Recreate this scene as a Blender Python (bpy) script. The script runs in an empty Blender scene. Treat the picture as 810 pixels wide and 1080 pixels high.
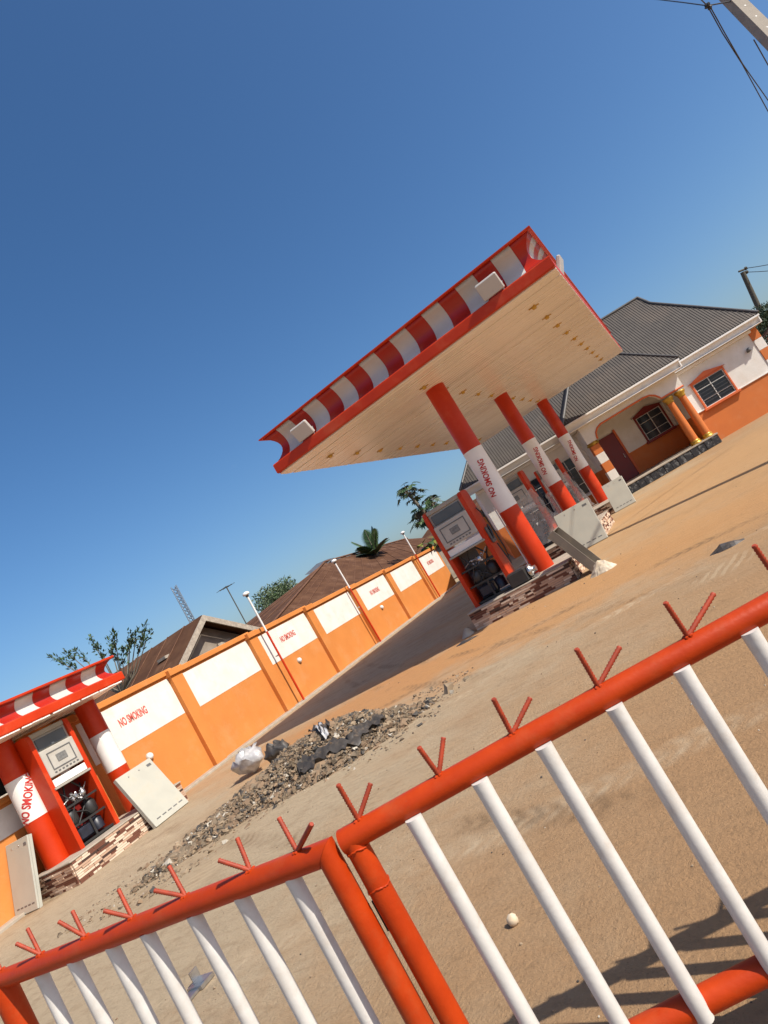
import bpy, math, random
from mathutils import Vector, Matrix
random.seed(7)
S = bpy.context.scene
COL = S.collection
R_ = math.radians

# ------------------------------------------------------------------ camera
ROLL, PITCH, YAW, FPX, CAMH = R_(-30.45), R_(5.85), R_(-24.5), 690.0, 1.6
_fw = Vector((math.sin(YAW)*math.cos(PITCH), math.cos(YAW)*math.cos(PITCH), math.sin(PITCH)))
_rt0 = Vector((math.cos(YAW), -math.sin(YAW), 0)); _up0 = _rt0.cross(_fw)
_rt = math.cos(ROLL)*_rt0 + math.sin(ROLL)*_up0
_up = -math.sin(ROLL)*_rt0 + math.cos(ROLL)*_up0
cd = bpy.data.cameras.new('camera'); cam = bpy.data.objects.new('camera', cd); COL.objects.link(cam)
cd.sensor_fit = 'VERTICAL'; cd.sensor_height = 36.0; cd.lens = FPX/1080*36
cd.clip_start = 0.05; cd.clip_end = 3000
cam.matrix_world = Matrix(((_rt.x, _up.x, -_fw.x, 0), (_rt.y, _up.y, -_fw.y, 0), (_rt.z, _up.z, -_fw.z, CAMH), (0, 0, 0, 1)))
S.camera = cam
# ------------------------------------------------------------------ sky, sun, exposure
TOSUN = Vector((0.98, -0.16, 1.0)).normalized()
w = bpy.data.worlds.new('World'); S.world = w; w.use_nodes = True
wn = w.node_tree.nodes; wl = w.node_tree.links; bg = wn['Background']
sky = wn.new('ShaderNodeTexSky'); sky.sky_type = 'NISHITA'; sky.sun_disc = False
sky.sun_elevation = math.asin(TOSUN.z); sky.sun_rotation = math.atan2(TOSUN.x, TOSUN.y)
sky.air_density = 1.0; sky.dust_density = 2.0; sky.ozone_density = 5.0; sky.altitude = 50
# thin wisps of cloud, the same all round the sky
tc = wn.new('ShaderNodeTexCoord'); mp = wn.new('ShaderNodeMapping'); mp.inputs['Scale'].default_value = (5.0, 7.0, 16.0)
cn = wn.new('ShaderNodeTexNoise'); cn.inputs['Scale'].default_value = 1.0; cn.inputs['Detail'].default_value = 6
cr = wn.new('ShaderNodeValToRGB'); cr.color_ramp.elements[0].position = 0.73; cr.color_ramp.elements[1].position = 0.95
cr.color_ramp.elements[1].color = (0.35, 0.35, 0.35, 1)
cm = wn.new('ShaderNodeMixRGB'); cm.inputs['Color2'].default_value = (8.5, 9.0, 9.6, 1)
wl.new(tc.outputs['Generated'], mp.inputs['Vector']); wl.new(mp.outputs['Vector'], cn.inputs['Vector'])
sx_ = wn.new('ShaderNodeSeparateXYZ'); wl.new(tc.outputs['Generated'], sx_.inputs[0])
lo = wn.new('ShaderNodeMapRange'); lo.inputs['From Min'].default_value = 0.42; lo.inputs['From Max'].default_value = 0.22; wl.new(sx_.outputs['Z'], lo.inputs['Value'])
mu = wn.new('ShaderNodeMath'); mu.operation = 'MULTIPLY'; wl.new(cn.outputs['Fac'], cr.inputs['Fac']); wl.new(cr.outputs['Color'], mu.inputs[0]); wl.new(lo.outputs[0], mu.inputs[1]); wl.new(mu.outputs[0], cm.inputs['Fac'])
hsv = wn.new('ShaderNodeHueSaturation'); hsv.inputs['Saturation'].default_value = 1.18; wl.new(sky.outputs['Color'], hsv.inputs['Color']); wl.new(hsv.outputs['Color'], cm.inputs['Color1']); wl.new(cm.outputs['Color'], bg.inputs['Color'])
bg.inputs['Strength'].default_value = 0.117
sd = bpy.data.lights.new('sun', 'SUN'); sd.energy = 5.0; sd.angle = R_(0.53); sd.color = (1.0, 0.93, 0.82)
sun = bpy.data.objects.new('sun', sd); COL.objects.link(sun)
sun.rotation_euler = TOSUN.to_track_quat('Z', 'Y').to_euler(); sun.location = (10, -5, 20)
S.view_settings.view_transform = 'Standard'; S.view_settings.look = 'None'
S.view_settings.gamma = 1; S.view_settings.use_curve_mapping = False; S.view_settings.exposure = 0.25

# ------------------------------------------------------------------ pixel rays (photo pixels to directions)
def ray(x, y):
    a, b = (x-405)/FPX, -(y-540)/FPX
    return _rt*a + _up*b + _fw
def on_z(x, y, z=0):
    d = ray(x, y); return Vector((0, 0, CAMH)) + d*((z-CAMH)/d.z)
def on_plane(x, y, p, n):
    d = ray(x, y); o = Vector((0, 0, CAMH)); p = Vector(p); n = Vector(n)
    return o + d*((p-o).dot(n)/d.dot(n))
def on_X(x, y, X): return on_plane(x, y, (X, 0, 0), (1, 0, 0))
def on_Y(x, y, Y): return on_plane(x, y, (0, Y, 0), (0, 1, 0))

# ------------------------------------------------------------------ materials
MATS = {}
def mat(name, col, rough=0.6, col2=None, nscale=6.0, amount=0.5, bump=0.0, bscale=40.0, metal=0.0, spec=0.5, dirt=None, dscale=1.5, damt=0.0, stretch=None, chips=None, streak=None):
    m = bpy.data.materials.new(name); m.use_nodes = True; MATS[name] = m
    n = m.node_tree.nodes; l = m.node_tree.links; p = n['Principled BSDF']
    p.inputs['Roughness'].default_value = rough; p.inputs['Metallic'].default_value = metal
    p.inputs['Specular IOR Level'].default_value = spec
    t = n.new('ShaderNodeTexCoord'); mapn = n.new('ShaderNodeMapping'); l.new(t.outputs['Object'], mapn.inputs['Vector'])
    if stretch: mapn.inputs['Scale'].default_value = stretch
    c2 = col2 or tuple(c*0.8 for c in col)
    nz = n.new('ShaderNodeTexNoise'); nz.inputs['Scale'].default_value = nscale; nz.inputs['Detail'].default_value = 6
    l.new(mapn.outputs['Vector'], nz.inputs['Vector'])
    rp = n.new('ShaderNodeValToRGB'); rp.color_ramp.elements[0].position = 0.5-0.5*amount*0.5; rp.color_ramp.elements[1].position = 0.5+0.25*amount+0.1
    rp.color_ramp.elements[0].color = (*c2, 1); rp.color_ramp.elements[1].color = (*col, 1)
    l.new(nz.outputs['Fac'], rp.inputs['Fac']); out = rp.outputs['Color']
    if dirt:
        dn = n.new('ShaderNodeTexNoise'); dn.inputs['Scale'].default_value = dscale; dn.inputs['Detail'].default_value = 8; dn.inputs['Roughness'].default_value = 0.7
        l.new(t.outputs['Object'], dn.inputs['Vector'])
        dr = n.new('ShaderNodeValToRGB'); dr.color_ramp.elements[0].position = 0.52; dr.color_ramp.elements[1].position = 0.75
        dr.color_ramp.elements[1].color = (damt, damt, damt, 1)
        l.new(dn.outputs['Fac'], dr.inputs['Fac'])
        mx = n.new('ShaderNodeMixRGB'); mx.inputs['Color2'].default_value = (*dirt, 1)
        l.new(dr.outputs['Color'], mx.inputs['Fac']); l.new(out, mx.inputs['Color1']); out = mx.outputs['Color']
    if streak:
        sm = n.new('ShaderNodeMapping'); sm.inputs['Scale'].default_value = (5, 5, 0.35); l.new(t.outputs['Object'], sm.inputs['Vector'])
        sn = n.new('ShaderNodeTexNoise'); sn.inputs['Scale'].default_value = 1.6; sn.inputs['Detail'].default_value = 7; sn.inputs['Roughness'].default_value = 0.7; l.new(sm.outputs['Vector'], sn.inputs['Vector'])
        sr = n.new('ShaderNodeValToRGB'); sr.color_ramp.elements[0].position = 0.54; sr.color_ramp.elements[1].position = 0.78; sr.color_ramp.elements[1].color = (0.45,)*3+(1,)
        l.new(sn.outputs['Fac'], sr.inputs['Fac']); mx = n.new('ShaderNodeMixRGB'); mx.inputs['Color2'].default_value = (*streak, 1)
        l.new(sr.outputs['Color'], mx.inputs['Fac']); l.new(out, mx.inputs['Color1']); out = mx.outputs['Color']
    if chips:
        cn_ = n.new('ShaderNodeTexNoise'); cn_.inputs['Scale'].default_value = chips[1]; cn_.inputs['Detail'].default_value = 10; cn_.inputs['Roughness'].default_value = 0.75; l.new(t.outputs['Object'], cn_.inputs['Vector'])
        cr_ = n.new('ShaderNodeValToRGB'); cr_.color_ramp.elements[0].position = chips[2]; cr_.color_ramp.elements[1].position = chips[2]+0.03; cr_.color_ramp.elements[1].color = (0.8,)*3+(1,)
        l.new(cn_.outputs['Fac'], cr_.inputs['Fac']); mx = n.new('ShaderNodeMixRGB'); mx.inputs['Color2'].default_value = (*chips[0], 1)
        l.new(cr_.outputs['Color'], mx.inputs['Fac']); l.new(out, mx.inputs['Color1']); out = mx.outputs['Color']
    rn = n.new('ShaderNodeMapRange'); rn.inputs['To Min'].default_value = max(0.05, rough-0.10); rn.inputs['To Max'].default_value = min(1, rough+0.14); l.new(nz.outputs['Fac'], rn.inputs['Value']); l.new(rn.outputs[0], p.inputs['Roughness'])
    l.new(out, p.inputs['Base Color'])
    if bump:
        bn = n.new('ShaderNodeTexNoise'); bn.inputs['Scale'].default_value = bscale; bn.inputs['Detail'].default_value = 5
        l.new(t.outputs['Object'], bn.inputs['Vector'])
        bp = n.new('ShaderNodeBump'); bp.inputs['Strength'].default_value = bump; bp.inputs['Distance'].default_value = 0.01
        l.new(bn.outputs['Fac'], bp.inputs['Height']); l.new(bp.outputs['Normal'], p.inputs['Normal'])
    return m
SOIL = (0.42, 0.30, 0.19)
red = mat('orange_red_paint', (0.53, 0.036, 0.004), 0.42, (0.46, 0.030, 0.0035), 3, spec=0.3, dirt=(0.45, 0.20, 0.10), damt=0.25)
gred = mat('gate_orange_paint', (0.46, 0.045, 0.004), 0.42, (0.38, 0.034, 0.004), 9, spec=0.22, bump=0.10, bscale=70, dirt=(0.36, 0.12, 0.045), dscale=5, damt=0.35, chips=((0.16, 0.07, 0.04), 16, 0.70))
fred = mat('fascia_red_sheet', (0.42, 0.019, 0.009), 0.35, (0.36, 0.016, 0.008), 2)
fwhite = mat('fascia_white_sheet', (0.56, 0.535, 0.50), 0.35, (0.49, 0.465, 0.43), 2, dirt=(0.5, 0.4, 0.3), damt=0.2)
white = mat('white_paint', (0.80, 0.78, 0.74), 0.5, (0.74, 0.72, 0.68), 4, dirt=(0.55, 0.45, 0.36), damt=0.22)
gwhite = mat('gate_white_paint', (0.66, 0.64, 0.60), 0.42, (0.58, 0.56, 0.52), 12, bump=0.08, bscale=60, dirt=(0.46, 0.37, 0.28), dscale=7, damt=0.6, chips=((0.30, 0.22, 0.16), 20, 0.705))
wwhite = mat('wall_white_paint', (0.74, 0.71, 0.66), 0.75, (0.66, 0.63, 0.57), 2.5, bump=0.4, bscale=18, dirt=(0.60, 0.49, 0.38), damt=0.5, dscale=1.6, streak=(0.62, 0.54, 0.45), chips=((0.45, 0.38, 0.30), 6, 0.735))
orange = mat('wall_orange_paint', (0.60, 0.215, 0.045), 0.8, (0.55, 0.19, 0.037), 1.8, bump=0.4, bscale=18, dirt=(0.56, 0.27, 0.11), damt=0.55, dscale=1.3, streak=(0.50, 0.20, 0.06), chips=((0.50, 0.34, 0.20), 5, 0.74))
horange = mat('house_orange_paint', (0.56, 0.155, 0.028), 0.7, (0.51, 0.138, 0.024), 2, bump=0.25, bscale=25, dirt=(0.5, 0.26, 0.13), damt=0.3)
trimred = mat('house_trim_orange', (0.62, 0.13, 0.03), 0.55, (0.55, 0.11, 0.025), 5)
darkred = mat('dark_red_door', (0.20, 0.010, 0.008), 0.45, (0.16, 0.008, 0.006), 4)
letter = mat('lettering_red', (0.50, 0.015, 0.012), 0.6, (0.42, 0.02, 0.015), 30, dirt=(0.75, 0.6, 0.55), dscale=25, damt=0.35)
letterw = mat('lettering_red_faded', (0.58, 0.10, 0.07), 0.7, (0.50, 0.07, 0.05), 30, dirt=(0.8, 0.6, 0.5), dscale=25, damt=0.5)
planks = [mat('cream_ceiling_plank', c, 0.24, tuple(v*0.96 for v in c), 0.8, stretch=(0.2, 2, 1), dirt=(0.62, 0.52, 0.42), damt=0.3, dscale=0.5) for c in ((0.87, 0.83, 0.77), (0.85, 0.81, 0.75), (0.88, 0.84, 0.78), (0.82, 0.78, 0.72))]
brass = mat('brass', (0.62, 0.40, 0.10), 0.35, (0.5, 0.3, 0.06), 8, metal=0.8)
gold = mat('gold_paint', (0.55, 0.33, 0.04), 0.35, (0.42, 0.24, 0.03), 10, metal=0.4)
concrete = mat('concrete', (0.42, 0.36, 0.29), 0.9, (0.32, 0.27, 0.21), 5, bump=0.5, bscale=30)
pgrey = mat('pump_grey_plastic', (0.36, 0.335, 0.285), 0.5, (0.31, 0.29, 0.245), 5, dirt=(0.40, 0.30, 0.2), damt=0.3)
pwhite = mat('pump_white_panel', (0.47, 0.45, 0.40), 0.45, (0.40, 0.38, 0.335), 5, dirt=(0.35, 0.27, 0.19), damt=0.4, dscale=4)
pdark = mat('pump_dark_trim', (0.14, 0.14, 0.14), 0.4, (0.10, 0.10, 0.10), 5)
lcd = mat('display_glass', (0.10, 0.11, 0.12), 0.12, (0.07, 0.08, 0.09), 3)
black = mat('black_rubber', (0.018, 0.018, 0.02), 0.45, (0.03, 0.028, 0.026), 9)
steel = mat('bare_steel', (0.55, 0.55, 0.55), 0.28, (0.40, 0.39, 0.38), 14, metal=0.9)
blue = mat('dark_motor_paint', (0.020, 0.024, 0.040), 0.4, (0.015, 0.016, 0.024), 9)
cover = mat('cover_grey_paint', (0.46, 0.45, 0.38), 0.45, (0.41, 0.40, 0.34), 3, dirt=(0.42, 0.33, 0.22), damt=0.5, dscale=3)
roofm = mat('roof_dark_metal', (0.098, 0.083, 0.070), 0.6, (0.078, 0.066, 0.056), 2.5, spec=0.3, dirt=(0.18, 0.13, 0.095), damt=0.4, dscale=0.6)
ridgem = mat('roof_ridge_metal', (0.09, 0.082, 0.075), 0.45, (0.07, 0.065, 0.06), 4)
rust = mat('rusty_roof_sheet', (0.125, 0.062, 0.034), 0.85, (0.08, 0.038, 0.022), 1.6, spec=0.1, streak=(0.06, 0.03, 0.02), dirt=(0.22, 0.13, 0.09), damt=0.5, dscale=0.8)
rust2 = mat('rusty_roof_seam', (0.17, 0.09, 0.055), 0.85, (0.12, 0.06, 0.04), 3, spec=0.1)
oldwood = mat('weathered_board', (0.44, 0.38, 0.30), 0.85, (0.30, 0.25, 0.2), 12)
dwall = mat('dim_plaster', (0.30, 0.25, 0.20), 0.9, (0.22, 0.18, 0.14), 3)
glass = mat('window_glass', (0.015, 0.022, 0.035), 0.08, (0.012, 0.018, 0.03), 2)
alum = mat('window_aluminium', (0.62, 0.61, 0.58), 0.4, (0.55, 0.54, 0.51), 6)
slate = mat('black_slate', (0.016, 0.016, 0.018), 0.45, (0.02, 0.02, 0.022), 7, bump=0.6, bscale=18, dirt=(0.45, 0.45, 0.43), dscale=7, damt=0.7)
cpole = mat('concrete_pole', (0.33, 0.29, 0.24), 0.85, (0.27, 0.235, 0.19), 7, bump=0.4, bscale=35)
wood = mat('grey_wood_pole', (0.10, 0.095, 0.075), 0.85, (0.07, 0.065, 0.05), 9)
trunkm = mat('tree_bark', (0.20, 0.17, 0.13), 0.9, (0.13, 0.11, 0.08), 9)
leafA = mat('leaf_green', (0.075, 0.13, 0.038), 0.45, (0.045, 0.085, 0.025), 3)
leafB = mat('leaf_dark_green', (0.042, 0.078, 0.030), 0.5, (0.028, 0.05, 0.02), 3)
leafC = mat('leaf_pale_green', (0.12, 0.155, 0.075), 0.6, (0.08, 0.11, 0.05), 3)
leafY = mat('leaf_yellow_green', (0.26, 0.25, 0.04), 0.5, (0.14, 0.17, 0.03), 3)
bagm = mat('silver_bag', (0.62, 0.61, 0.60), 0.35, (0.40, 0.38, 0.37), 9, metal=0.15)
plastm = mat('black_plastic', (0.022, 0.021, 0.022), 0.5, (0.06, 0.05, 0.042), 8, dirt=(0.25, 0.18, 0.12), dscale=9, damt=0.6)
sackm = mat('cement_sack', (0.62, 0.54, 0.42), 0.8, (0.45, 0.36, 0.25), 8)
stonem = mat('pale_stone', (0.70, 0.58, 0.42), 0.85, (0.55, 0.43, 0.29), 12)
rubm = [mat('rubble_grey', (0.25, 0.185, 0.12), 0.9, (0.13, 0.095, 0.06), 5, bump=0.5, bscale=40),
        mat('rubble_tan', (0.36, 0.27, 0.175), 0.9, (0.22, 0.155, 0.095), 5, bump=0.5, bscale=40),
        mat('rubble_dark', (0.10, 0.085, 0.07), 0.9, (0.05, 0.045, 0.04), 6),
        mat('rubble_soil', (0.30, 0.20, 0.12), 0.95, (0.19, 0.125, 0.075), 3, bump=0.7, bscale=25),
        mat('rubble_pale', (0.50, 0.45, 0.37), 0.85, (0.36, 0.31, 0.24), 8)]
stripm = [mat('strip_brown', (0.19, 0.068, 0.036), 0.7, (0.13, 0.046, 0.026), 9),
          mat('strip_tan', (0.52, 0.35, 0.24), 0.7, (0.44, 0.28, 0.19), 9),
          mat('strip_cream', (0.72, 0.57, 0.43), 0.7, (0.62, 0.48, 0.36), 9),
          mat('strip_dark', (0.075, 0.035, 0.022), 0.7, (0.05, 0.025, 0.018), 9)]
mortar = mat('mortar', (0.30, 0.23, 0.17), 0.95, (0.22, 0.165, 0.12), 8)

def wrap_material():
    m = bpy.data.materials.new('clear_plastic_wrap'); m.use_nodes = True; n = m.node_tree.nodes; l = m.node_tree.links
    p = n['Principled BSDF']; p.inputs['Base Color'].default_value = (0.75, 0.72, 0.68, 1); p.inputs['Roughness'].default_value = 0.25
    tr = n.new('ShaderNodeBsdfTransparent'); mx = n.new('ShaderNodeMixShader')
    nz = n.new('ShaderNodeTexNoise'); nz.inputs['Scale'].default_value = 7; rp = n.new('ShaderNodeValToRGB')
    rp.color_ramp.elements[0].color = (0.15,)*3+(1,); rp.color_ramp.elements[1].color = (0.55,)*3+(1,)
    l.new(nz.outputs['Fac'], rp.inputs['Fac']); l.new(rp.outputs['Color'], mx.inputs['Fac'])
    l.new(tr.outputs[0], mx.inputs[1]); l.new(p.outputs[0], mx.inputs[2]); l.new(mx.outputs[0], n['Material Output'].inputs['Surface'])
    return m
wrapm = wrap_material()

def ground_material():
    m = bpy.data.materials.new('sandy_concrete_ground'); m.use_nodes = True; n = m.node_tree.nodes; l = m.node_tree.links
    p = n['Principled BSDF']; p.inputs['Roughness'].default_value = 0.92; p.inputs['Specular IOR Level'].default_value = 0.2
    t = n.new('ShaderNodeTexCoord')
    def noise(scale, detail, st=None, rough=0.6, rot=0, dist=0):
        mp = n.new('ShaderNodeMapping')
        if st: mp.inputs['Scale'].default_value = st
        mp.inputs['Rotation'].default_value = (0, 0, rot)
        l.new(t.outputs['Object'], mp.inputs['Vector'])
        z = n.new('ShaderNodeTexNoise'); z.inputs['Scale'].default_value = scale; z.inputs['Detail'].default_value = detail
        z.inputs['Roughness'].default_value = rough; z.inputs['Distortion'].default_value = dist
        l.new(mp.outputs['Vector'], z.inputs['Vector']); return z.outputs['Fac']
    def ramp(f, a, b, ca=(0, 0, 0), cb=(1, 1, 1)):
        r = n.new('ShaderNodeValToRGB'); r.color_ramp.elements[0].position = a; r.color_ramp.elements[1].position = b
        r.color_ramp.elements[0].color = (*ca, 1); r.color_ramp.elements[1].color = (*cb, 1); l.new(f, r.inputs['Fac']); return r.outputs['Color']
    def mix(f, a, b, mode='MIX'):
        x = n.new('ShaderNodeMixRGB'); x.blend_type = mode
        for s, v in (('Fac', f), ('Color1', a), ('Color2', b)):
            if isinstance(v, (int, float)): x.inputs[s].default_value = v
            elif isinstance(v, tuple): x.inputs[s].default_value = (*v, 1)
            else: l.new(v, x.inputs[s])
        return x.outputs['Color']
    sp = n.new('ShaderNodeSeparateXYZ'); l.new(t.outputs['Object'], sp.inputs[0])
    gx = n.new('ShaderNodeMapRange'); gx.inputs['From Min'].default_value = -3.5; gx.inputs['From Max'].default_value = 0.4; gx.inputs['To Min'].default_value = -0.17; gx.inputs['To Max'].default_value = 0.15; l.new(sp.outputs['X'], gx.inputs['Value'])
    ad = n.new('ShaderNodeMath'); ad.operation = 'ADD'; l.new(noise(0.35, 6), ad.inputs[0]); l.new(gx.outputs[0], ad.inputs[1])
    c = ramp(ad.outputs[0], 0.36, 0.64, (0.47, 0.395, 0.295), (0.40, 0.275, 0.165))     # pale dust / brown earth
    c = mix(ramp(noise(0.16, 4, (1, 2.2, 1)), 0.53, 0.70, cb=(0.7,)*3), c, (0.45, 0.285, 0.150))          # orange soil drifts
    def patch(cx, cy, sx, sy, col, k, c):       # spilled soil with a ragged edge
        sx, sy = sx*1.6, sy*1.6
        mp = n.new('ShaderNodeMapping'); mp.inputs['Location'].default_value = (-cx/sx, -cy/sy, 0); mp.inputs['Scale'].default_value = (1/sx, 1/sy, 1); l.new(t.outputs['Object'], mp.inputs['Vector'])
        ln = n.new('ShaderNodeVectorMath'); ln.operation = 'LENGTH'; l.new(mp.outputs['Vector'], ln.inputs[0])
        a1 = n.new('ShaderNodeMath'); a1.operation = 'MULTIPLY_ADD'; l.new(noise(0.9, 7, None, 0.7), a1.inputs[0]); a1.inputs[1].default_value = 1.6; l.new(ln.outputs['Value'], a1.inputs[2])
        a2 = n.new('ShaderNodeMath'); a2.operation = 'MULTIPLY'; l.new(a1.outputs[0], a2.inputs[0]); a2.inputs[1].default_value = 0.4
        return mix(ramp(a2.outputs[0], 0.46, 0.78, (k,)*3, (0, 0, 0)), c, col)
        c = mix(ramp(noise(0.75, 8, (0.45, 1.05, 1), 0.72, R_(22), 0.8), 0.47, 0.70, cb=(0.6,)*3), c, (0.53, 0.43, 0.315))   # pale tyre-swept streaks
    c = mix(ramp(noise(1.0, 8, (0.35, 1.3, 1), 0.75, R_(-9), 0.9), 0.52, 0.72, cb=(0.5,)*3), c, (0.21, 0.14, 0.085))  # dark streaks
    c = patch(-5.6, 4.2, 2.6, 1.5, (0.46, 0.385, 0.285), 0.7, c)
    c = patch(-10.2, 6.6, 1.3, 2.4, (0.48, 0.41, 0.315), 0.7, c)
    c = mix(ramp(noise(3.2, 9, None, 0.75), 0.52, 0.72, cb=(0.55,)*3), c, (0.21, 0.14, 0.085))   # blotches
    c = patch(-6.2, 10.4, 3.2, 1.5, (0.52, 0.265, 0.110), 0.85, c)
    c = patch(-1.0, 10.6, 3.2, 1.6, (0.52, 0.300, 0.140), 0.85, c)
    c = patch(0.8, 17.5, 4.5, 5.0, (0.52, 0.335, 0.175), 0.8, c)
    c = patch(1.5, 5.0, 3.5, 2.5, (0.43, 0.272, 0.150), 0.8, c)
    c = patch(0.2, 3.0, 2.0, 1.6, (0.41, 0.262, 0.148), 0.85, c)
    c = mix(ramp(noise(55, 4, None, 0.7), 0.60, 0.75, cb=(0.8,)*3), c, (0.14, 0.09, 0.055))       # grit
    c = mix(ramp(noise(80, 3, None, 0.6), 0.64, 0.76, cb=(0.5,)*3), c, (0.58, 0.48, 0.36))       # pale grit
    c = mix(ramp(noise(11, 8, (0.45, 1.5, 1), 0.75, R_(20)), 0.50, 0.70, cb=(0.45,)*3), c, (0.24, 0.165, 0.10))
    # fans of tyre tread marks pressed into the dust
    for (cx, cy, rr_, ph) in ((-0.35, 7.6, 1.5, 0.3), (-6.2, 5.0, 1.3, 1.2), (-10.2, 6.6, 0.9, 0.2), (-2.5, 5.2, 1.0, 0.9)):
        mp = n.new('ShaderNodeMapping'); mp.inputs['Location'].default_value = (-cx, -cy, 0); l.new(t.outputs['Object'], mp.inputs['Vector'])
        wv2 = n.new('ShaderNodeTexWave'); wv2.inputs['Scale'].default_value = 2.6; wv2.inputs['Distortion'].default_value = 2.2; wv2.inputs['Detail'].default_value = 3; wv2.inputs['Phase Offset'].default_value = ph*9
        m2 = n.new('ShaderNodeMapping'); m2.inputs['Rotation'].default_value = (0, 0, ph); l.new(mp.outputs['Vector'], m2.inputs['Vector']); l.new(m2.outputs['Vector'], wv2.inputs['Vector'])
        ln = n.new('ShaderNodeVectorMath'); ln.operation = 'LENGTH'; l.new(mp.outputs['Vector'], ln.inputs[0])
        a1 = n.new('ShaderNodeMath'); a1.operation = 'MULTIPLY_ADD'; l.new(noise(1.7, 4), a1.inputs[0]); a1.inputs[1].default_value = 1.2; l.new(ln.outputs['Value'], a1.inputs[2])
        msk2 = ramp(a1.outputs[0], min(0.9, 0.35*rr_+0.3), min(1, 0.6*rr_+0.35), (0.38,)*3, (0, 0, 0))
        mm_ = n.new('ShaderNodeMixRGB'); mm_.blend_type = 'MULTIPLY'; mm_.inputs['Fac'].default_value = 1; l.new(msk2, mm_.inputs['Color1']); l.new(ramp(wv2.outputs['Fac'], 0.45, 0.62), mm_.inputs['Color2'])
        c = mix(mm_.outputs['Color'], c, (0.58, 0.48, 0.35))
    # wheel tracks: pairs of curved bands with a broken tread
    def mth(op, a, b=None, c3=None):
        x = n.new('ShaderNodeMath'); x.operation = op
        for k, v in enumerate((a, b, c3)):
            if v is None: continue
            if isinstance(v, (int, float)): x.inputs[k].default_value = v
            else: l.new(v, x.inputs[k])
        return x.outputs[0]
    X_, Y_ = sp.outputs['X'], sp.outputs['Y']; jitter = mth('MULTIPLY', noise(0.8, 4), 0.25); broken = ramp(noise(0.7, 6, None, 0.7), 0.44, 0.60)
    for (k0, k1, k2, dark) in ((6.2, -0.35, 0.05, 1), (7.7, -0.33, 0.05, 1), (4.1, 0.15, -0.02, 0), (9.6, -0.10, -0.03, 1), (3.2, -0.28, 0.02, 1), (8.6, 0.42, 0.03, 0)):
        cu_ = mth('MULTIPLY_ADD', X_, k2, k1); yy = mth('MULTIPLY_ADD', X_, cu_, k0); dv = mth('ABSOLUTE', mth('SUBTRACT', mth('ADD', Y_, jitter), yy))
        bm_ = n.new('ShaderNodeMapRange'); bm_.inputs['From Min'].default_value = 0.17; bm_.inputs['From Max'].default_value = 0.08; bm_.inputs['To Max'].default_value = 0.75; l.new(dv, bm_.inputs['Value'])
        tread = mth('MULTIPLY_ADD', mth('SINE', mth('MULTIPLY_ADD', X_, 42.0, mth('MULTIPLY', dv, 30.0))), 0.3, 0.6)
        f_ = mth('MULTIPLY', mth('MULTIPLY', bm_.outputs[0], tread), broken)
        c = mix(f_, c, (0.20, 0.135, 0.082) if dark else (0.58, 0.49, 0.37))
    c = mix(1.0, c, (0.86, 0.79, 0.69), 'MULTIPLY')
    l.new(c, p.inputs['Base Color'])
    # tyre tread marks and grain as relief
    wv = n.new('ShaderNodeTexWave'); wv.wave_type = 'RINGS'; wv.inputs['Scale'].default_value = 2.4; wv.inputs['Distortion'].default_value = 1.6; wv.inputs['Detail'].default_value = 2
    l.new(t.outputs['Object'], wv.inputs['Vector'])
    msk = ramp(noise(0.28, 3, (1, 1.6, 1)), 0.54, 0.62)
    hw = mix(msk, (0.5, 0.5, 0.5), wv.outputs['Color'])
    h = mix(0.35, noise(30, 6, None, 0.75), hw)
    h2 = mix(0.4, h, noise(4, 7, (0.7, 1.3, 1), 0.75))
    b = n.new('ShaderNodeBump'); b.inputs['Strength'].default_value = 1.0; b.inputs['Distance'].default_value = 0.045
    l.new(h2, b.inputs['Height']); l.new(b.outputs['Normal'], p.inputs['Normal'])
    return m
groundm = ground_material()

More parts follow.
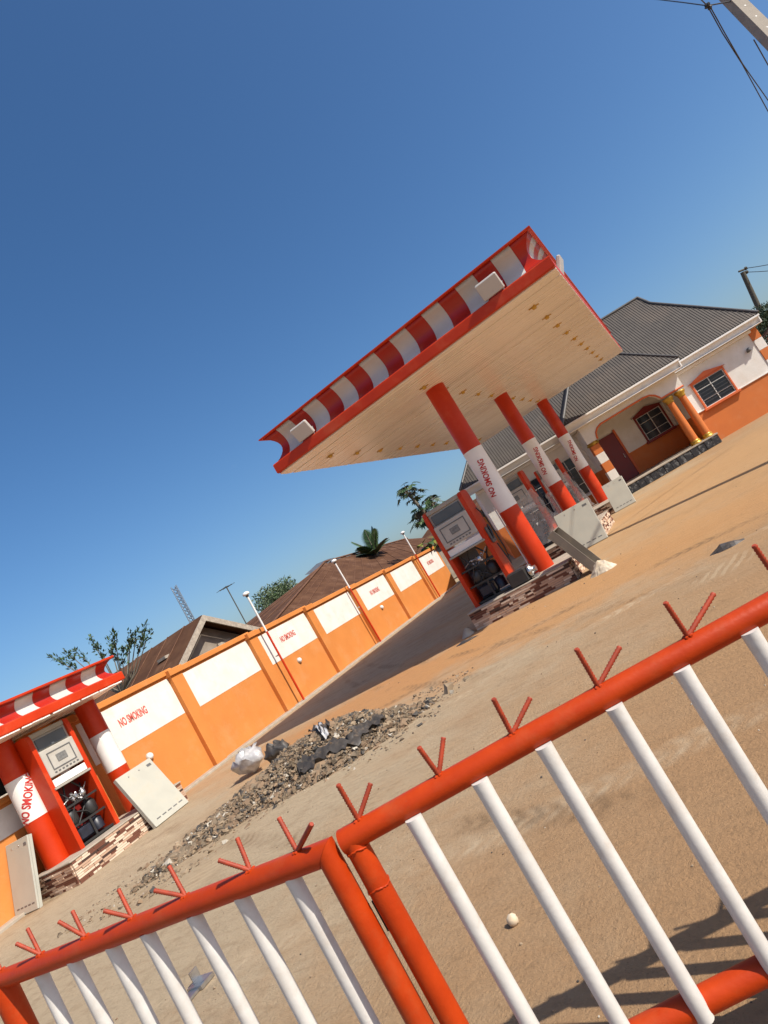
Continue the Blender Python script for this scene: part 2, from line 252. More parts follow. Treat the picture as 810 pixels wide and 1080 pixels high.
# ------------------------------------------------------------------ mesh building
class MB:
    def __init__(s): s.v = []; s.f = []; s.mi = []; s.sm = []
    def add(s, vs, fs, mi=0, smooth=False):
        o = len(s.v); s.v += [Vector(v) for v in vs]
        for f in fs: s.f.append([i+o for i in f]); s.mi.append(mi); s.sm.append(smooth)
        return s
    def box(s, lo, hi, mi=0):
        x0, y0, z0 = lo; x1, y1, z1 = hi
        vs = [(x0,y0,z0),(x1,y0,z0),(x1,y1,z0),(x0,y1,z0),(x0,y0,z1),(x1,y0,z1),(x1,y1,z1),(x0,y1,z1)]
        return s.add(vs, [(3,2,1,0),(4,5,6,7),(0,1,5,4),(1,2,6,5),(2,3,7,6),(3,0,4,7)], mi)
    def bbox(s, lo, hi, b=0.01, mi=0):
        """box with chamfered vertical and horizontal edges"""
        x0, y0, z0 = lo; x1, y1, z1 = hi
        ring = lambda i, z: [(x0+i+b,y0+i,z),(x1-i-b,y0+i,z),(x1-i,y0+i+b,z),(x1-i,y1-i-b,z),(x1-i-b,y1-i,z),(x0+i+b,y1-i,z),(x0+i,y1-i-b,z),(x0+i,y0+i+b,z)]
        vs = ring(b, z0)+ring(0, z0+b)+ring(0, z1-b)+ring(b, z1)
        fs = [tuple(range(7,-1,-1)), tuple(range(24,32))]
        for k in range(3):
            for i in range(8): j = (i+1)%8; fs.append((k*8+i, k*8+j, k*8+8+j, k*8+8+i))
        return s.add(vs, fs, mi)
    def tube(s, pts, rad, n=10, mi=0, caps=True, smooth=True):
        pts = [Vector(p) for p in pts]; rads = rad if isinstance(rad, (list, tuple)) else [rad]*len(pts)
        vs = []; prev = None
        for i, p in enumerate(pts):
            d = (pts[min(i+1, len(pts)-1)]-pts[max(i-1, 0)]).normalized()
            if prev is None:
                a = Vector((0, 0, 1)) if abs(d.z) < 0.9 else Vector((1, 0, 0)); u = d.cross(a).normalized()
            else: u = (prev - d*prev.dot(d)).normalized()
            prev = u; v = d.cross(u)
            vs += [p + (u*math.cos(2*math.pi*k/n)+v*math.sin(2*math.pi*k/n))*rads[i] for k in range(n)]
        fs = []
        for i in range(len(pts)-1):
            for k in range(n): j = (k+1)%n; fs.append((i*n+k, i*n+j, i*n+n+j, i*n+n+k))
        s.add(vs, fs, mi, smooth)
        if caps:
            s.add(vs[:n], [tuple(range(n-1,-1,-1))], mi); s.add(vs[-n:], [tuple(range(n))], mi)
        return s
    def lathe(s, c, prof, n=20, mi=0, smooth=True, axis='z'):
        c = Vector(c); vs = []
        for r, z in prof:
            for k in range(n):
                a = 2*math.pi*k/n
                q = Vector((r*math.cos(a), r*math.sin(a), z))
                if axis == 'x': q = Vector((z, r*math.cos(a), r*math.sin(a)))
                if axis == 'y': q = Vector((r*math.sin(a), z, r*math.cos(a)))
                vs.append(c+q)
        fs = []
        for i in range(len(prof)-1):
            for k in range(n): j = (k+1)%n; fs.append((i*n+k, i*n+j, i*n+n+j, i*n+n+k))
        s.add(vs, fs, mi, smooth)
        s.add(vs[:n], [tuple(range(n-1,-1,-1))], mi); return s.add(vs[-n:], [tuple(range(n))], mi)
    def prism(s, poly, ext, mi=0):
        """poly: 3D loop, ext: extrusion vector"""
        poly = [Vector(p) for p in poly]; e = Vector(ext); n = len(poly)
        vs = poly+[p+e for p in poly]
        fs = [tuple(range(n-1,-1,-1)), tuple(range(n, 2*n))]+[(i, (i+1)%n, n+(i+1)%n, n+i) for i in range(n)]
        return s.add(vs, fs, mi)
    def sweep(s, prof, a, b, mi=0, ma=None, mb=None, smooth=False, caps=True):
        """prof: list of (out, z); a, b: (pos3, outvec) at each end"""
        pa, oa = Vector(a[0]), Vector(a[1]); pb, ob = Vector(b[0]), Vector(b[1]); n = len(prof)
        vs = [pa+oa*o+Vector((0,0,z)) for o, z in prof]+[pb+ob*o+Vector((0,0,z)) for o, z in prof]
        fs = [(i, i+1, n+i+1, n+i) for i in range(n-1)]
        if caps: fs += [(n-1, 0, n, 2*n-1)]
        s.add(vs, fs, mi, smooth)
        if caps: s.add(vs[:n], [tuple(range(n-1,-1,-1))], mi); s.add(vs[n:], [tuple(range(n))], mi)
        return s
    def blob(s, c, r, n=7, m=5, jit=0.25, mi=0, rnd=random, smooth=False):
        c = Vector(c); r = Vector(r) if hasattr(r, '__len__') else Vector((r, r, r)); vs = []
        for i in range(m+1):
            th = math.pi*i/m
            for k in range(n):
                a = 2*math.pi*(k+0.5*(i%2))/n; q = 1+rnd.uniform(-jit, jit)
                if i in (0, m): q = 1
                vs.append(c+Vector((r.x*math.sin(th)*math.cos(a)*q, r.y*math.sin(th)*math.sin(a)*q, r.z*math.cos(th)*q)))
        fs = []
        for i in range(m):
            for k in range(n): j = (k+1)%n; fs.append((i*n+k, (i+1)*n+k, (i+1)*n+j, i*n+j))
        return s.add(vs, fs, mi, smooth)
    def chunk(s, c, r, jit=0.3, mi=0, rnd=random):
        c = Vector(c); E = Matrix.Rotation(rnd.uniform(0, 6.3), 3, 'Z') @ Matrix.Rotation(rnd.gauss(0, 0.45), 3, 'X') @ Matrix.Rotation(rnd.gauss(0, 0.45), 3, 'Y')
        vs = [c+E @ Vector((x*r[0]*(1+rnd.uniform(-jit, jit)), y*r[1]*(1+rnd.uniform(-jit, jit)), z*r[2]*(1+rnd.uniform(-jit, jit)))) for x, y, z in ((-1,-1,-1),(1,-1,-1),(1,1,-1),(-1,1,-1),(-1,-1,1),(1,-1,1),(1,1,1),(-1,1,1))]
        return s.add(vs, [(3,2,1,0),(4,5,6,7),(0,1,5,4),(1,2,6,5),(2,3,7,6),(3,0,4,7)], mi)
    def mesh(s, name, mats, M=None):
        me = bpy.data.meshes.new(name)
        vs = [M @ v for v in s.v] if M is not None else s.v
        me.from_pydata([tuple(v) for v in vs], [], s.f)
        for m in (mats if isinstance(mats, (list, tuple)) else [mats]): me.materials.append(m)
        me.polygons.foreach_set('material_index', s.mi); me.polygons.foreach_set('use_smooth', s.sm)
        me.validate(); me.update(); return me
INV = {}
def tag(o, label=None, cat=None, group=None, kind=None):
    if label: o['label'] = label
    if cat: o['category'] = cat
    if group: o['group'] = group
    if kind: o['kind'] = kind
    return o
def thing(name, loc, label, cat, group=None, rz=0.0):
    o = bpy.data.objects.new(name, None); COL.objects.link(o); o.location = loc; o.rotation_euler = (0, 0, rz); o.empty_display_size = 0.2
    INV[o] = (Matrix.Translation(Vector(loc)) @ Matrix.Rotation(rz, 4, 'Z')).inverted()
    return tag(o, label, cat, group)
def part(name, mb, mats, parent, local=False):
    """mesh part; vertices given in world space unless local"""
    me = mb.mesh(name, mats, None if local else INV[parent])
    o = bpy.data.objects.new(name, me); COL.objects.link(o); o.parent = parent; INV[o] = INV[parent]
    return o
def inst(name, me, parent, M):
    """shared-mesh part at world matrix M"""
    o = bpy.data.objects.new(name, me); COL.objects.link(o); o.parent = parent; o.matrix_local = INV[parent] @ M
    return o
def solo(name, mb, mats, loc, label=None, cat=None, group=None, kind=None, rz=0.0):
    """one-mesh thing, vertices in world space, origin at loc"""
    M = (Matrix.Translation(Vector(loc)) @ Matrix.Rotation(rz, 4, 'Z'))
    o = bpy.data.objects.new(name, mb.mesh(name, mats, M.inverted())); COL.objects.link(o); o.matrix_world = M; INV[o] = M.inverted()
    return tag(o, label, cat, group, kind)
def orient(fw, up, p):
    """matrix whose local X=fw, Z=up-ish"""
    x = Vector(fw).normalized(); z = Vector(up); z = (z-x*z.dot(x)).normalized(); y = z.cross(x)
    return Matrix(((x.x,y.x,z.x,p[0]),(x.y,y.y,z.y,p[1]),(x.z,y.z,z.z,p[2]),(0,0,0,1)))
_textcache = {}
def text_geo(body):
    if body not in _textcache:
        cu = bpy.data.curves.new('t', 'FONT'); cu.body = body; cu.align_x = 'CENTER'; cu.align_y = 'CENTER'; cu.size = 1; cu.offset = 0.034; cu.resolution_u = 3
        ob = bpy.data.objects.new('t', cu); COL.objects.link(ob)
        me = bpy.data.meshes.new_from_object(ob.evaluated_get(bpy.context.evaluated_depsgraph_get()))
        vs = [v.co.copy() for v in me.vertices]; fs = [tuple(p.vertices) for p in me.polygons]
        bpy.data.objects.remove(ob); bpy.data.curves.remove(cu); bpy.data.meshes.remove(me)
        w = max(v.x for v in vs)-min(v.x for v in vs); h = max(v.y for v in vs)-min(v.y for v in vs)
        cx = (max(v.x for v in vs)+min(v.x for v in vs))/2; cy = (max(v.y for v in vs)+min(v.y for v in vs))/2
        _textcache[body] = ([((v.x-cx)/w, (v.y-cy)/h) for v in vs], fs)
    return _textcache[body]
def flat_text(body, c, along, up, width, height, mb=None):
    mb = mb or MB(); vs, fs = text_geo(body); c = Vector(c); a = Vector(along).normalized(); u = Vector(up).normalized()
    return mb.add([c+a*x*width+u*y*height for x, y in vs], fs)
def cyl_text(body, cx, cy, cz, r, ang0, width, height, lean):
    """text reading upwards on a column, leaning by 'lean' from its axis"""
    mb = MB(); vs, fs0 = text_geo(body); out = []; P = [(x*width, y*height) for x, y in vs]; tri = [(f[0], f[i], f[i+1]) for f in fs0 for i in range(1, len(f)-1)]; fs = []
    while tri:
        t = tri.pop(); L = [((P[t[i]][0]-P[t[(i+1)%3]][0])**2+(P[t[i]][1]-P[t[(i+1)%3]][1])**2, i) for i in range(3)]; q, i = max(L)
        if q > 0.035**2:
            a, b, c = t[i], t[(i+1)%3], t[(i+2)%3]; P.append(((P[a][0]+P[b][0])/2, (P[a][1]+P[b][1])/2)); k = len(P)-1; tri += [(a, k, c), (k, b, c)]
        else: fs.append(t)
    for sx, ty in P:                          # baseline runs up, tops point to the left
        up = sx*math.cos(lean)+ty*math.sin(lean); side = sx*math.sin(lean)-ty*math.cos(lean)
        a = ang0 + side/r
        out.append((cx+(r+0.0065)*math.cos(a), cy+(r+0.0065)*math.sin(a), cz+up))
    return mb.add(out, fs)
CUBE = {}
def unit_cube(m):
    if m.name not in CUBE: CUBE[m.name] = MB().box((-.5,-.5,-.5), (.5,.5,.5)).mesh('strip', m)
    return CUBE[m.name]

# ------------------------------------------------------------------ ground
g = MB(); N = 60
xs = [-600,-200,-60]+[-30+i*1.0 for i in range(61)]+[60,200,600]
g.add([(x,y,0) for y in (-300,-60,-10,60,200,900) for x in (-600,-200,-60,60,200,600)], [(r*6+c, r*6+c+1, r*6+c+7, r*6+c+6) for r in range(5) for c in range(5)])
solo('ground', g, groundm, (0, 0, 0), kind='structure')
k = MB()
k.bbox((-12.50, 2.0, -0.05), (-12.12, 31.6, 0.05), 0.012)
solo('drain_kerb', k, concrete, (-12.3, 10, 0), kind='structure')

# ------------------------------------------------------------------ boundary wall
PY = [5.55+3.12*i for i in range(9)]           # pilaster positions
WX = -12.45
bw = thing('boundary_wall', (WX, 15, 0), 'long orange perimeter wall with white painted panels and pilasters, behind the rubble heap', 'wall')
tops = [2.66-0.062*i for i in range(9)]
LOWY = 7.75
lb = MB(); lb.box((WX-0.2, 1.0, -0.3), (WX, LOWY, 1.74)); part('low_wall_body', lb, orange, bw)
lb = MB(); lb.bbox((WX-0.25, 1.0, 1.7405), (WX+0.06, LOWY-0.002, 1.85), 0.012); part('coping', lb, orange, bw)
lb = MB(); lb.box((WX+0.0005, 2.0, 1.22), (WX+0.006, LOWY-0.2, 1.68)); part('white_panel', lb, wwhite, bw)
body = MB()
for i in range(8): body.box((WX-0.2, (PY[i] if i else LOWY)+0.0005, -0.3), (WX, PY[i+1], tops[i]-0.14))
part('wall_body', body, orange, bw)
for i in range(8):
    y0, y1 = PY[i], PY[i+1]
    if i == 0: y0 = LOWY+0.2
    p = MB(); p.bbox((WX+0.001, y0-0.19, -0.3), (WX+0.13, y0+0.19, tops[i]-0.142), 0.008); part('pilaster', p, orange, bw)
    c = MB(); ya = y0 if i else LOWY; c.bbox((WX-0.25, ya+0.002, tops[i]-0.138), (WX+0.07, y1-0.002, tops[i]), 0.012); part('coping', c, orange, bw)
    c = MB(); c.bbox((WX-0.27, y0-0.23, tops[i]-0.141), (WX+0.19, y0+0.23, tops[i]+0.02), 0.012); part('pilaster_cap', c, orange, bw)
    p = MB(); zt = tops[i]-0.20; p.box((WX+0.0005, y0+0.20+(0.0 if i % 2 else 0.02), zt-0.92), (WX+0.006, y1-0.20, zt)); pn = part('white_panel', p, wwhite, bw)
    if i % 2 == 1:
        part('lettering', flat_text('NO SMOKING', (WX+0.010, (y0+y1)/2+0.03, zt-0.40), (0, 1, 0), (0, 0, 1), 0.80, 0.19), letterw, pn)
YB = 31.8
bk = thing('boundary_wall', (-9, YB, 0), 'orange and white wall closing the far end of the yard behind the pumps', 'wall')
b = MB(); b.box((WX-0.2, YB, -0.3), (-5.2, YB+0.2, 2.06)); part('wall_body', b, orange, bk)
b = MB(); b.bbox((WX+0.1, YB-0.06, 2.062), (-5.2, YB+0.24, 2.2), 0.012); part('coping', b, orange, bk)
for x0, x1 in ((-12.2, -10.0), (-9.5, -7.3), (-6.9, -5.3)):
    b = MB(); b.box((x0, YB-0.006, 1.25), (x1, YB-0.0005, 2.02)); part('white_panel', b, wwhite, bk)
for x in (-9.75, -7.1):
    b = MB(); b.bbox((x-0.18, YB-0.13, -0.3), (x+0.18, YB-0.001, 2.06), 0.008); part('pilaster', b, orange, bk)

# round lights on the wall
for i, (y, nm) in enumerate(((10.15, 'below the wall lettering beside the small pump canopy'), (16.4, 'below the panel beside the nearest lamp pole'), (22.55, 'on the wall between the second and third lamp poles'))):
    z = 1.06
    o = thing('wall_light', (WX, y, z), 'small round white light '+nm, 'light', 'round lights on the perimeter wall')
    m = MB(); m.lathe((WX+0.001, y, z), [(0.085, 0), (0.085, 0.025), (0.072, 0.04)], 18, axis='x'); part('base', m, pwhite, o)
    m = MB(); m.lathe((WX+0.041, y, z), [(0.072, 0), (0.068, 0.025), (0.045, 0.045), (0.01, 0.054)], 18, axis='x'); part('globe', m, white, o)
# lamp poles
for i, (y, h, nm) in enumerate(((15.38, 3.42, 'nearest'), (20.78, 3.32, 'second'), (27.35, 3.30, 'farthest'))):
    x = WX+0.26
    o = thing('lamp_pole', (x, y, 0), nm+' thin lamp pole, red below and white above, in front of the orange wall', 'lamp pole', 'lamp poles along the perimeter wall')
    lean = (0.02, -0.03, 0.0)[i]
    m = MB(); m.tube([(x, y, 0.0), (x+lean*0.6, y, 2.28)], 0.032, 10); part('lower_pole', m, red, o)
    m = MB(); m.tube([(x+lean*0.6, y, 2.281), (x+lean, y, h)], 0.030, 10); part('upper_pole', m, white, o)
    m = MB(); m.lathe((x+lean, y, h), [(0.03, 0), (0.05, 0.03), (0.05, 0.06)], 12); part('lamp_neck', m, pdark, o)
    m = MB(); m.lathe((x+lean, y, h+0.061), [(0.06, 0), (0.105, 0.02), (0.11, 0.06), (0.08, 0.10), (0.03, 0.115)], 16); part('lamp_head', m, white, o)
    m = MB(); m.box((x-0.26+0.132, y-0.02, 1.5), (x-0.03, y+0.02, 1.54)); part('bracket', m, steel, o)

# ------------------------------------------------------------------ canopies
def curve_prof(depth, z0, z1, n=8):
    """concave cove from the ledge (z0) up to the lip (z1); (out, z)"""
    return [(-depth*math.sin(math.pi*(i/n)) ** 0.8 if 0 < i < n else 0.0, z0+(z1-z0)*i/n) for i in range(n+1)]
def canopy(o, x0, x1, y0, y1, zs, band, cove, lip, stripes, depth, plankw):
    """zs: soffit level; band: lower fascia height; cove: striped height; lip: top edge height"""
    zb, zc, zl = zs+band, zs+band+cove, zs+band+cove+lip
    sides = [((x0, y0), (x1, y0), (0,-1), stripes[0]), ((x1, y0), (x1, y1), (1,0), stripes[1]), ((x1, y1), (x0, y1), (0,1), stripes[2]), ((x0, y1), (x0, y0), (-1,0), stripes[3])]
    cor = {(x0,y0): (-1,-1), (x1,y0): (1,-1), (x1,y1): (1,1), (x0,y1): (-1,1)}
    # mitred lower band with a ledge on top, and upper lip
    for (a, b, nrm, ns) in sides:
        oa, ob = cor[a], cor[b]; A = (a[0], a[1], 0); B = (b[0], b[1], 0); Oa = (*oa, 0); Ob = (*ob, 0)
        m = MB(); m.sweep([(0.0, zs), (0.05, zs), (0.06, zs+0.02), (0.06, zb-0.02), (0.05, zb), (-0.20, zb), (-0.20, zs+0.06), (0.0, zs+0.06)], (A, Oa), (B, Ob)); part('fascia_band', m, red, o)
        m = MB(); m.sweep([(-0.22, zc), (0.035, zc), (0.06, zc+0.015), (0.06, zl), (-0.22, zl)], (A, Oa), (B, Ob)); part('fascia_lip', m, red, o)
        prof = curve_prof(depth, zb+0.001, zc-0.001, 9)
        back = [(-depth-0.06, prof[-1][1]), (-depth-0.06, prof[0][1])]
        for i in range(ns):
            t0, t1 = i/ns, (i+1)/ns
            pa = Vector(A).lerp(Vector(B), t0); pb = Vector(A).lerp(Vector(B), t1)
            va = Vector(Oa) if i == 0 else Vector((*nrm, 0)); vb = Vector(Ob) if i == ns-1 else Vector((*nrm, 0))
            d = (Vector(B)-Vector(A)).normalized()
            if i: pa = pa + d*0.002
            m = MB(); m.sweep(prof+back, (pa, va), (pb, vb), smooth=False)
            for q in range(len(prof)-1): m.sm[q] = True
            part('fascia_stripe', m, fred if i % 2 == 0 else fwhite, o)
    m = MB(); m.box((x0+0.23, y0+0.23, zl-0.10), (x1-0.23, y1-0.23, zl-0.03)); part('roof_deck', m, concrete, o); m = MB(); m.box((x0+0.01, y0+0.01, zs+0.004), (x1-0.01, y1-0.01, zs+0.055)); part('ceiling_backing', m, planks[3], o)
    n = int(round((y1-y0-0.01)/plankw)); pw = (y1-y0-0.01)/n
    mes = [MB().bbox((x0-0.05, -pw/2+0.003, zs-0.030), (x1+0.05, pw/2-0.003, zs-0.003), 0.006).mesh('ceiling_plank', q) for q in planks]
    for i in range(n):
        inst('ceiling_plank', random.choice(mes), o, Matrix.Translation((0, y0+0.005+pw*(i+0.5), random.uniform(-0.004, 0.004))) @ Matrix.Rotation(random.uniform(-0.012, 0.012), 4, 'X'))
def column(o, x, y, z0, z1, zw0, zw1, r, text, tz, tw, th, lean):
    m = MB(); m.lathe((x, y, 0), [(r, z0), (r, z1)], 40, 0)
    c = part('column', m, red, o)
    m = MB(); m.lathe((x, y, 0), [(r+0.003, zw0), (r+0.003, zw1)], 40); part('white_band', m, white, c)
    if text is not None: part('lettering', cyl_text('NO SMOKING', x, y, tz, r, text, tw, th, lean), letter, c)
    return c
CZ = 4.6; CXc = -3.42; IH0 = 0.37
mc = thing('station_canopy', (CXc, 18, 0), 'large fuel station canopy with red and white striped fascia on three round columns', 'canopy')
canopy(mc, -6.45, -0.32, 10.92, 25.08, CZ, 0.20, 0.545, 0.035, (17, 39, 17, 39), 0.19, 0.155)
for i, y in enumerate((12.67, 18.13, 24.25)):
    ang = math.atan2(-y, -CXc)+(-0.22, -0.05, 0.05)[i]
    column(mc, CXc, y, 0.30, CZ+0.02, 1.74, 3.10, 0.205, ang, 2.46, 0.78, 0.125, R_(11))
for y in (12.67, 18.13, 24.25):
    m = MB(); m.tube([(CXc-0.222, y-0.06, IH0), (CXc-0.222, y-0.06, 1.9)], 0.014, 7); part('conduit', m, white, mc)
me_l = MB().box((-0.10,-0.012,0),(0.10,0.012,0.018)).box((-0.0121,-0.10,0.0005),(0.0121,0.10,0.0185)).lathe((0,0,0),[(0.035,-0.035),(0.045,-0.01),(0.045,0.02)],10).mesh('ceiling_light', brass)
for x in (-5.9, -3.42, -0.95):
    for k in range(10):
        y = 12.05+1.27*k
        if x == -3.42 and abs(y-12.67) < 0.3 or x == -3.42 and abs(y-18.13) < 0.35 or x == -3.42 and abs(y-24.25) < 0.35: continue
        inst('ceiling_light', me_l, mc, Matrix.Translation((x, y, CZ-0.046)) @ Matrix.Rotation(random.uniform(-0.3, 0.3), 4, 'Z'))

# floodlights on the ledge
def floodlight(x, y, label, out, s=1.0):
    z = CZ+0.20
    o = thing('floodlight', (x, y, z), label, 'floodlight', 'floodlights on the canopy ledge')
    n = Vector(out); a = Vector((-n.y, n.x, 0)); p = Vector((x, y, z+0.001))
    def M(tilt): return orient(a, Vector((0,0,1))*math.cos(tilt)-n*math.sin(tilt), p+Vector((0,0,0.15*s))+n*0.06)
    T = M(R_(-28))
    m = MB(); m.bbox((-0.20*s,-0.035,-0.13*s),(0.20*s,0.035,0.17*s),0.015); m.v = [T@v for v in m.v]; part('housing', m, fwhite, o)
    m = MB(); m.box((-0.17*s,0.036,-0.10*s),(0.17*s,0.042,0.14*s)); m.v = [T@v for v in m.v]; part('lens', m, pwhite, o)
    m = MB(); m.tube([p-a*0.16*s, p-a*0.2*s+Vector((0,0,0.15*s))], 0.012, 6); m.tube([p+a*0.16*s, p+a*0.2*s+Vector((0,0,0.15*s))], 0.012, 6); part('bracket', m, steel, o)
floodlight(-5.55, 10.90, 'white floodlight on the left front corner of the big canopy ledge', (0,-1,0))
floodlight(-1.26, 10.90, 'white floodlight near the right end of the big canopy front ledge', (0,-1,0))
floodlight(-0.30, 12.4, 'white floodlight on the right side of the big canopy', (1,0,0))

# small canopy against the wall
lc = thing('pump_canopy', (-11.7, 7.6, 0), 'small red and white striped pump canopy against the orange wall', 'canopy')
canopy(lc, -12.36, -11.05, 4.75, 9.25, 2.69, 0.17, 0.31, 0.05, (4, 13, 4, 13), 0.13, 0.2)
m = MB(); m.box((-12.449, 4.7, 2.47), (-12.43, 9.3, 3.1)); part('back_beam', m, concrete, lc)
column(lc, -11.9, 7.12, 0.36, 2.70, 1.24, 2.00, 0.20, math.atan2(-7.12, 11.9)+0.10, 1.62, 0.86, 0.15, R_(31))
column(lc, -11.9, 8.92, 0.36, 2.70, 1.24, 2.00, 0.20, None, 0, 0, 0, 0)

# ------------------------------------------------------------------ pump islands with stone strip cladding
def clad(o, p0, along, nrm, length, z0, z1, rnd, merge=False):
    p0 = Vector(p0); a = Vector(along); n = Vector(nrm); rows = max(3, int((z1-z0)/0.037)); rh = (z1-z0)/rows
    mbs = [MB() for _ in stripm]
    for r in range(rows):
        s = 0.0
        while s < length-0.01:
            L = min(rnd.choice((0.08, 0.12, 0.17, 0.24, 0.32)), length-s)
            if length-s-L < 0.05: L = length-s
            mi = rnd.choices((0, 1, 2, 3), (0.27, 0.31, 0.35, 0.07))[0]; th = rnd.uniform(0.012, 0.032)
            hh = rh if not (rnd.random() < 0.12) else rh
            c = p0+a*(s+L/2)+n*(th/2+0.001)+Vector((0,0,z0+rh*(r+0.5)))
            M = orient(a, (0,0,1), c) @ Matrix.Diagonal((L-0.006, th, hh-0.006, 1))
            if merge:
                q = MB().box((-.5,-.5,-.5),(.5,.5,.5)); mbs[mi].add([M@v for v in q.v], q.f)
            else: inst('cladding_strip', unit_cube(stripm[mi]), o, M)
            s += L
    if merge:
        m = MB()
        for i, q in enumerate(mbs): m.add(q.v, q.f, i)
        tag(part('cladding', m, stripm, o), kind='stuff')
def island(loc, x0, x1, y0, y1, h, label, faces, seed, merge=False):
    rnd = random.Random(seed)
    o = thing('pump_island', ((x0+x1)/2, (y0+y1)/2, 0), label, 'pump island', 'stone clad pump islands')
    m = MB(); m.box((x0, y0, -0.05), (x1, y1, h-0.03)); part('core', m, mortar, o)
    m = MB(); m.bbox((x0-0.025, y0-0.025, h-0.029), (x1+0.025, y1+0.025, h), 0.008); part('top_slab', m, concrete, o)
    if 'f' in faces: clad(o, (x0, y0, 0), (1,0,0), (0,-1,0), x1-x0, 0.0, h-0.03, rnd, merge)
    if 'r' in faces: clad(o, (x1, y0, 0), (0,1,0), (1,0,0), y1-y0, 0.0, h-0.03, rnd, merge)
    return o
IH = 0.37
island(None, -5.0, -2.8, 11.95, 13.5, IH, 'brick pattern pump island under the nearest big canopy column', 'fr', 3)
island(None, -5.0, -2.75, 16.55, 18.9, IH, 'pump island under the middle big canopy column behind the leaning grey cover', 'fr', 4, True)
island(None, -5.0, -2.75, 22.3, 24.9, IH, 'pump island under the farthest big canopy column', 'fr', 5, True)
island(None, -12.15, -11.0, 6.75, 9.3, 0.40, 'brick pattern pump island under the small canopy by the wall', 'fr', 6)

# ------------------------------------------------------------------ fuel pumps
def fuel_pump(loc, rz, label, W=0.95, Hh=2.14, D=0.46, wrap=False, closed=False, sides=(-1, 1)):
    """local frame: X along the face, -Y the face, Z up"""
    o = thing('fuel_pump', loc, label, 'fuel pump', 'fuel pumps', rz)
    P = lambda nm, m, mt, par=None: part(nm, m, mt, par or o, local=True)
    w = W/2; t = 0.085
    for sx in (-1, 1):
        xo = sx*w; xi = sx*(w-t); a, b = min(xo, xi), max(xo, xi)
        # side post: straight flank whose top corner is rounded to the front and back
        poly = [(a,-D/2,0),(a,-D/2,Hh-0.12),(a,-D/2+0.03,Hh-0.03),(a,-D/2+0.10,Hh),(a,D/2-0.10,Hh),(a,D/2-0.03,Hh-0.03),(a,D/2,Hh-0.12),(a,D/2,0)]
        m = MB(); m.prism(poly, (b-a, 0, 0)); P('side_post', m, red)
        if sx not in sides: continue
        for zz in (Hh*0.52, Hh*0.33):
            q = MB(); q.bbox((min(xo, xo+sx*0.05), -0.10, zz-0.17), (max(xo, xo+sx*0.05), 0.10, zz+0.17), 0.012)
            if zz > Hh*0.4:
                nb = P('nozzle_boot', q, pdark)
                q = MB(); q.tube([(xo+sx*0.07,0.0,zz+0.20),(xo+sx*0.08,-0.02,zz+0.05),(xo+sx*0.06,-0.06,zz-0.10)], [0.022,0.028,0.018], 8); P('nozzle', q, black, nb)
        q = MB(); q.tube([(xo+sx*0.02,0.08,Hh*0.80),(xo+sx*0.09,0.10,Hh*0.70),(xo+sx*0.12,0.05,Hh*0.35),(xo+sx*0.09,0.0,Hh*0.20),(xo+sx*0.06,-0.03,Hh*0.42)], 0.014, 7); P('hose', q, black)
    xi = w-t-0.001
    # head: top cap, display, keypad panel
    m = MB(); m.bbox((-xi,-D/2+0.03,Hh-0.10),(xi,D/2-0.03,Hh-0.012),0.012); P('top_cap', m, pgrey)
    m = MB(); m.bbox((-xi,-D/2+0.055,Hh-0.36),(xi,D/2-0.055,Hh-0.101),0.006); d = P('display_housing', m, pgrey)
    m = MB(); m.bbox((-xi+0.05,-D/2+0.035,Hh-0.34),(xi-0.05,-D/2+0.054,Hh-0.14),0.006); P('display', m, lcd, d)
    m = MB(); m.bbox((-xi,-D/2-0.015,Hh-0.86),(xi,D/2-0.03,Hh-0.362),0.012); kp = P('keypad_panel', m, pwhite)
    m = MB()
    x0, x1, z0, z1, y = -xi+0.10, xi-0.10, Hh-0.76, Hh-0.44, -D/2-0.016
    for (a, b, c, e) in ((x0,x1,z1-0.02,z1),(x0,x1,z0,z0+0.02),(x0,x0+0.02,z0+0.0205,z1-0.0205),(x1-0.02,x1,z0+0.0205,z1-0.0205)): m.box((a,y-0.006,c),(b,y,e))
    P('keypad_rim', m, pdark, kp)
    m = MB(); m.box((-0.10,y-0.008,(z0+z1)/2-0.06),(0.10,y,(z0+z1)/2+0.07)); P('price_screen', m, mat_screen, kp)
    m = MB()
    for i in range(7): m.box((-0.24+i*0.075,y-0.006,z0-0.055),(-0.20+i*0.075,y,z0-0.03))
    P('buttons', m, pdark, kp)
    m = MB(); m.bbox((-xi,-D/2+0.005,Hh-1.03),(xi,-D/2+0.055,Hh-0.90),0.006); P('name_panel', m, white)
    m = MB(); m.bbox((-xi-0.03,-D/2-0.03,Hh-1.075),(xi+0.03,D/2-0.05,Hh-1.035),0.006); P('shelf', m, pgrey)
    # open machinery bay
    m = MB()
    for zz in (0.02, 0.36, 0.70):
        m.box((-xi,-D/2+0.06,zz),(xi,-D/2+0.09,zz+0.035)); m.box((-xi,D/2-0.09,zz),(xi,D/2-0.06,zz+0.035))
    m.box((-0.02,-D/2+0.061,0.056),(0.02,-D/2+0.088,0.359)); m.box((-xi,-D/2+0.091,0.0),(xi,D/2-0.091,0.05)); P('inner_frame', m, black)
    m = MB(); m.box((-xi, D/2-0.058, 0.05),(xi if closed else 0.02, D/2-0.05, Hh-1.08)); P('back_panel', m, darkred if closed else pdark)
    m = MB()
    for sx in (-0.2, 0.2):
        m.lathe((sx, 0.0, 0.40), [(0.10, 0), (0.12, 0.03), (0.12, 0.20), (0.08, 0.26), (0.03, 0.28)], 14)
        m.tube([(sx,0.0,0.68),(sx+0.04,-0.03,0.85),(sx*0.4,-0.02,Hh-1.08)], 0.018, 7)
    P('pump_unit', m, black)
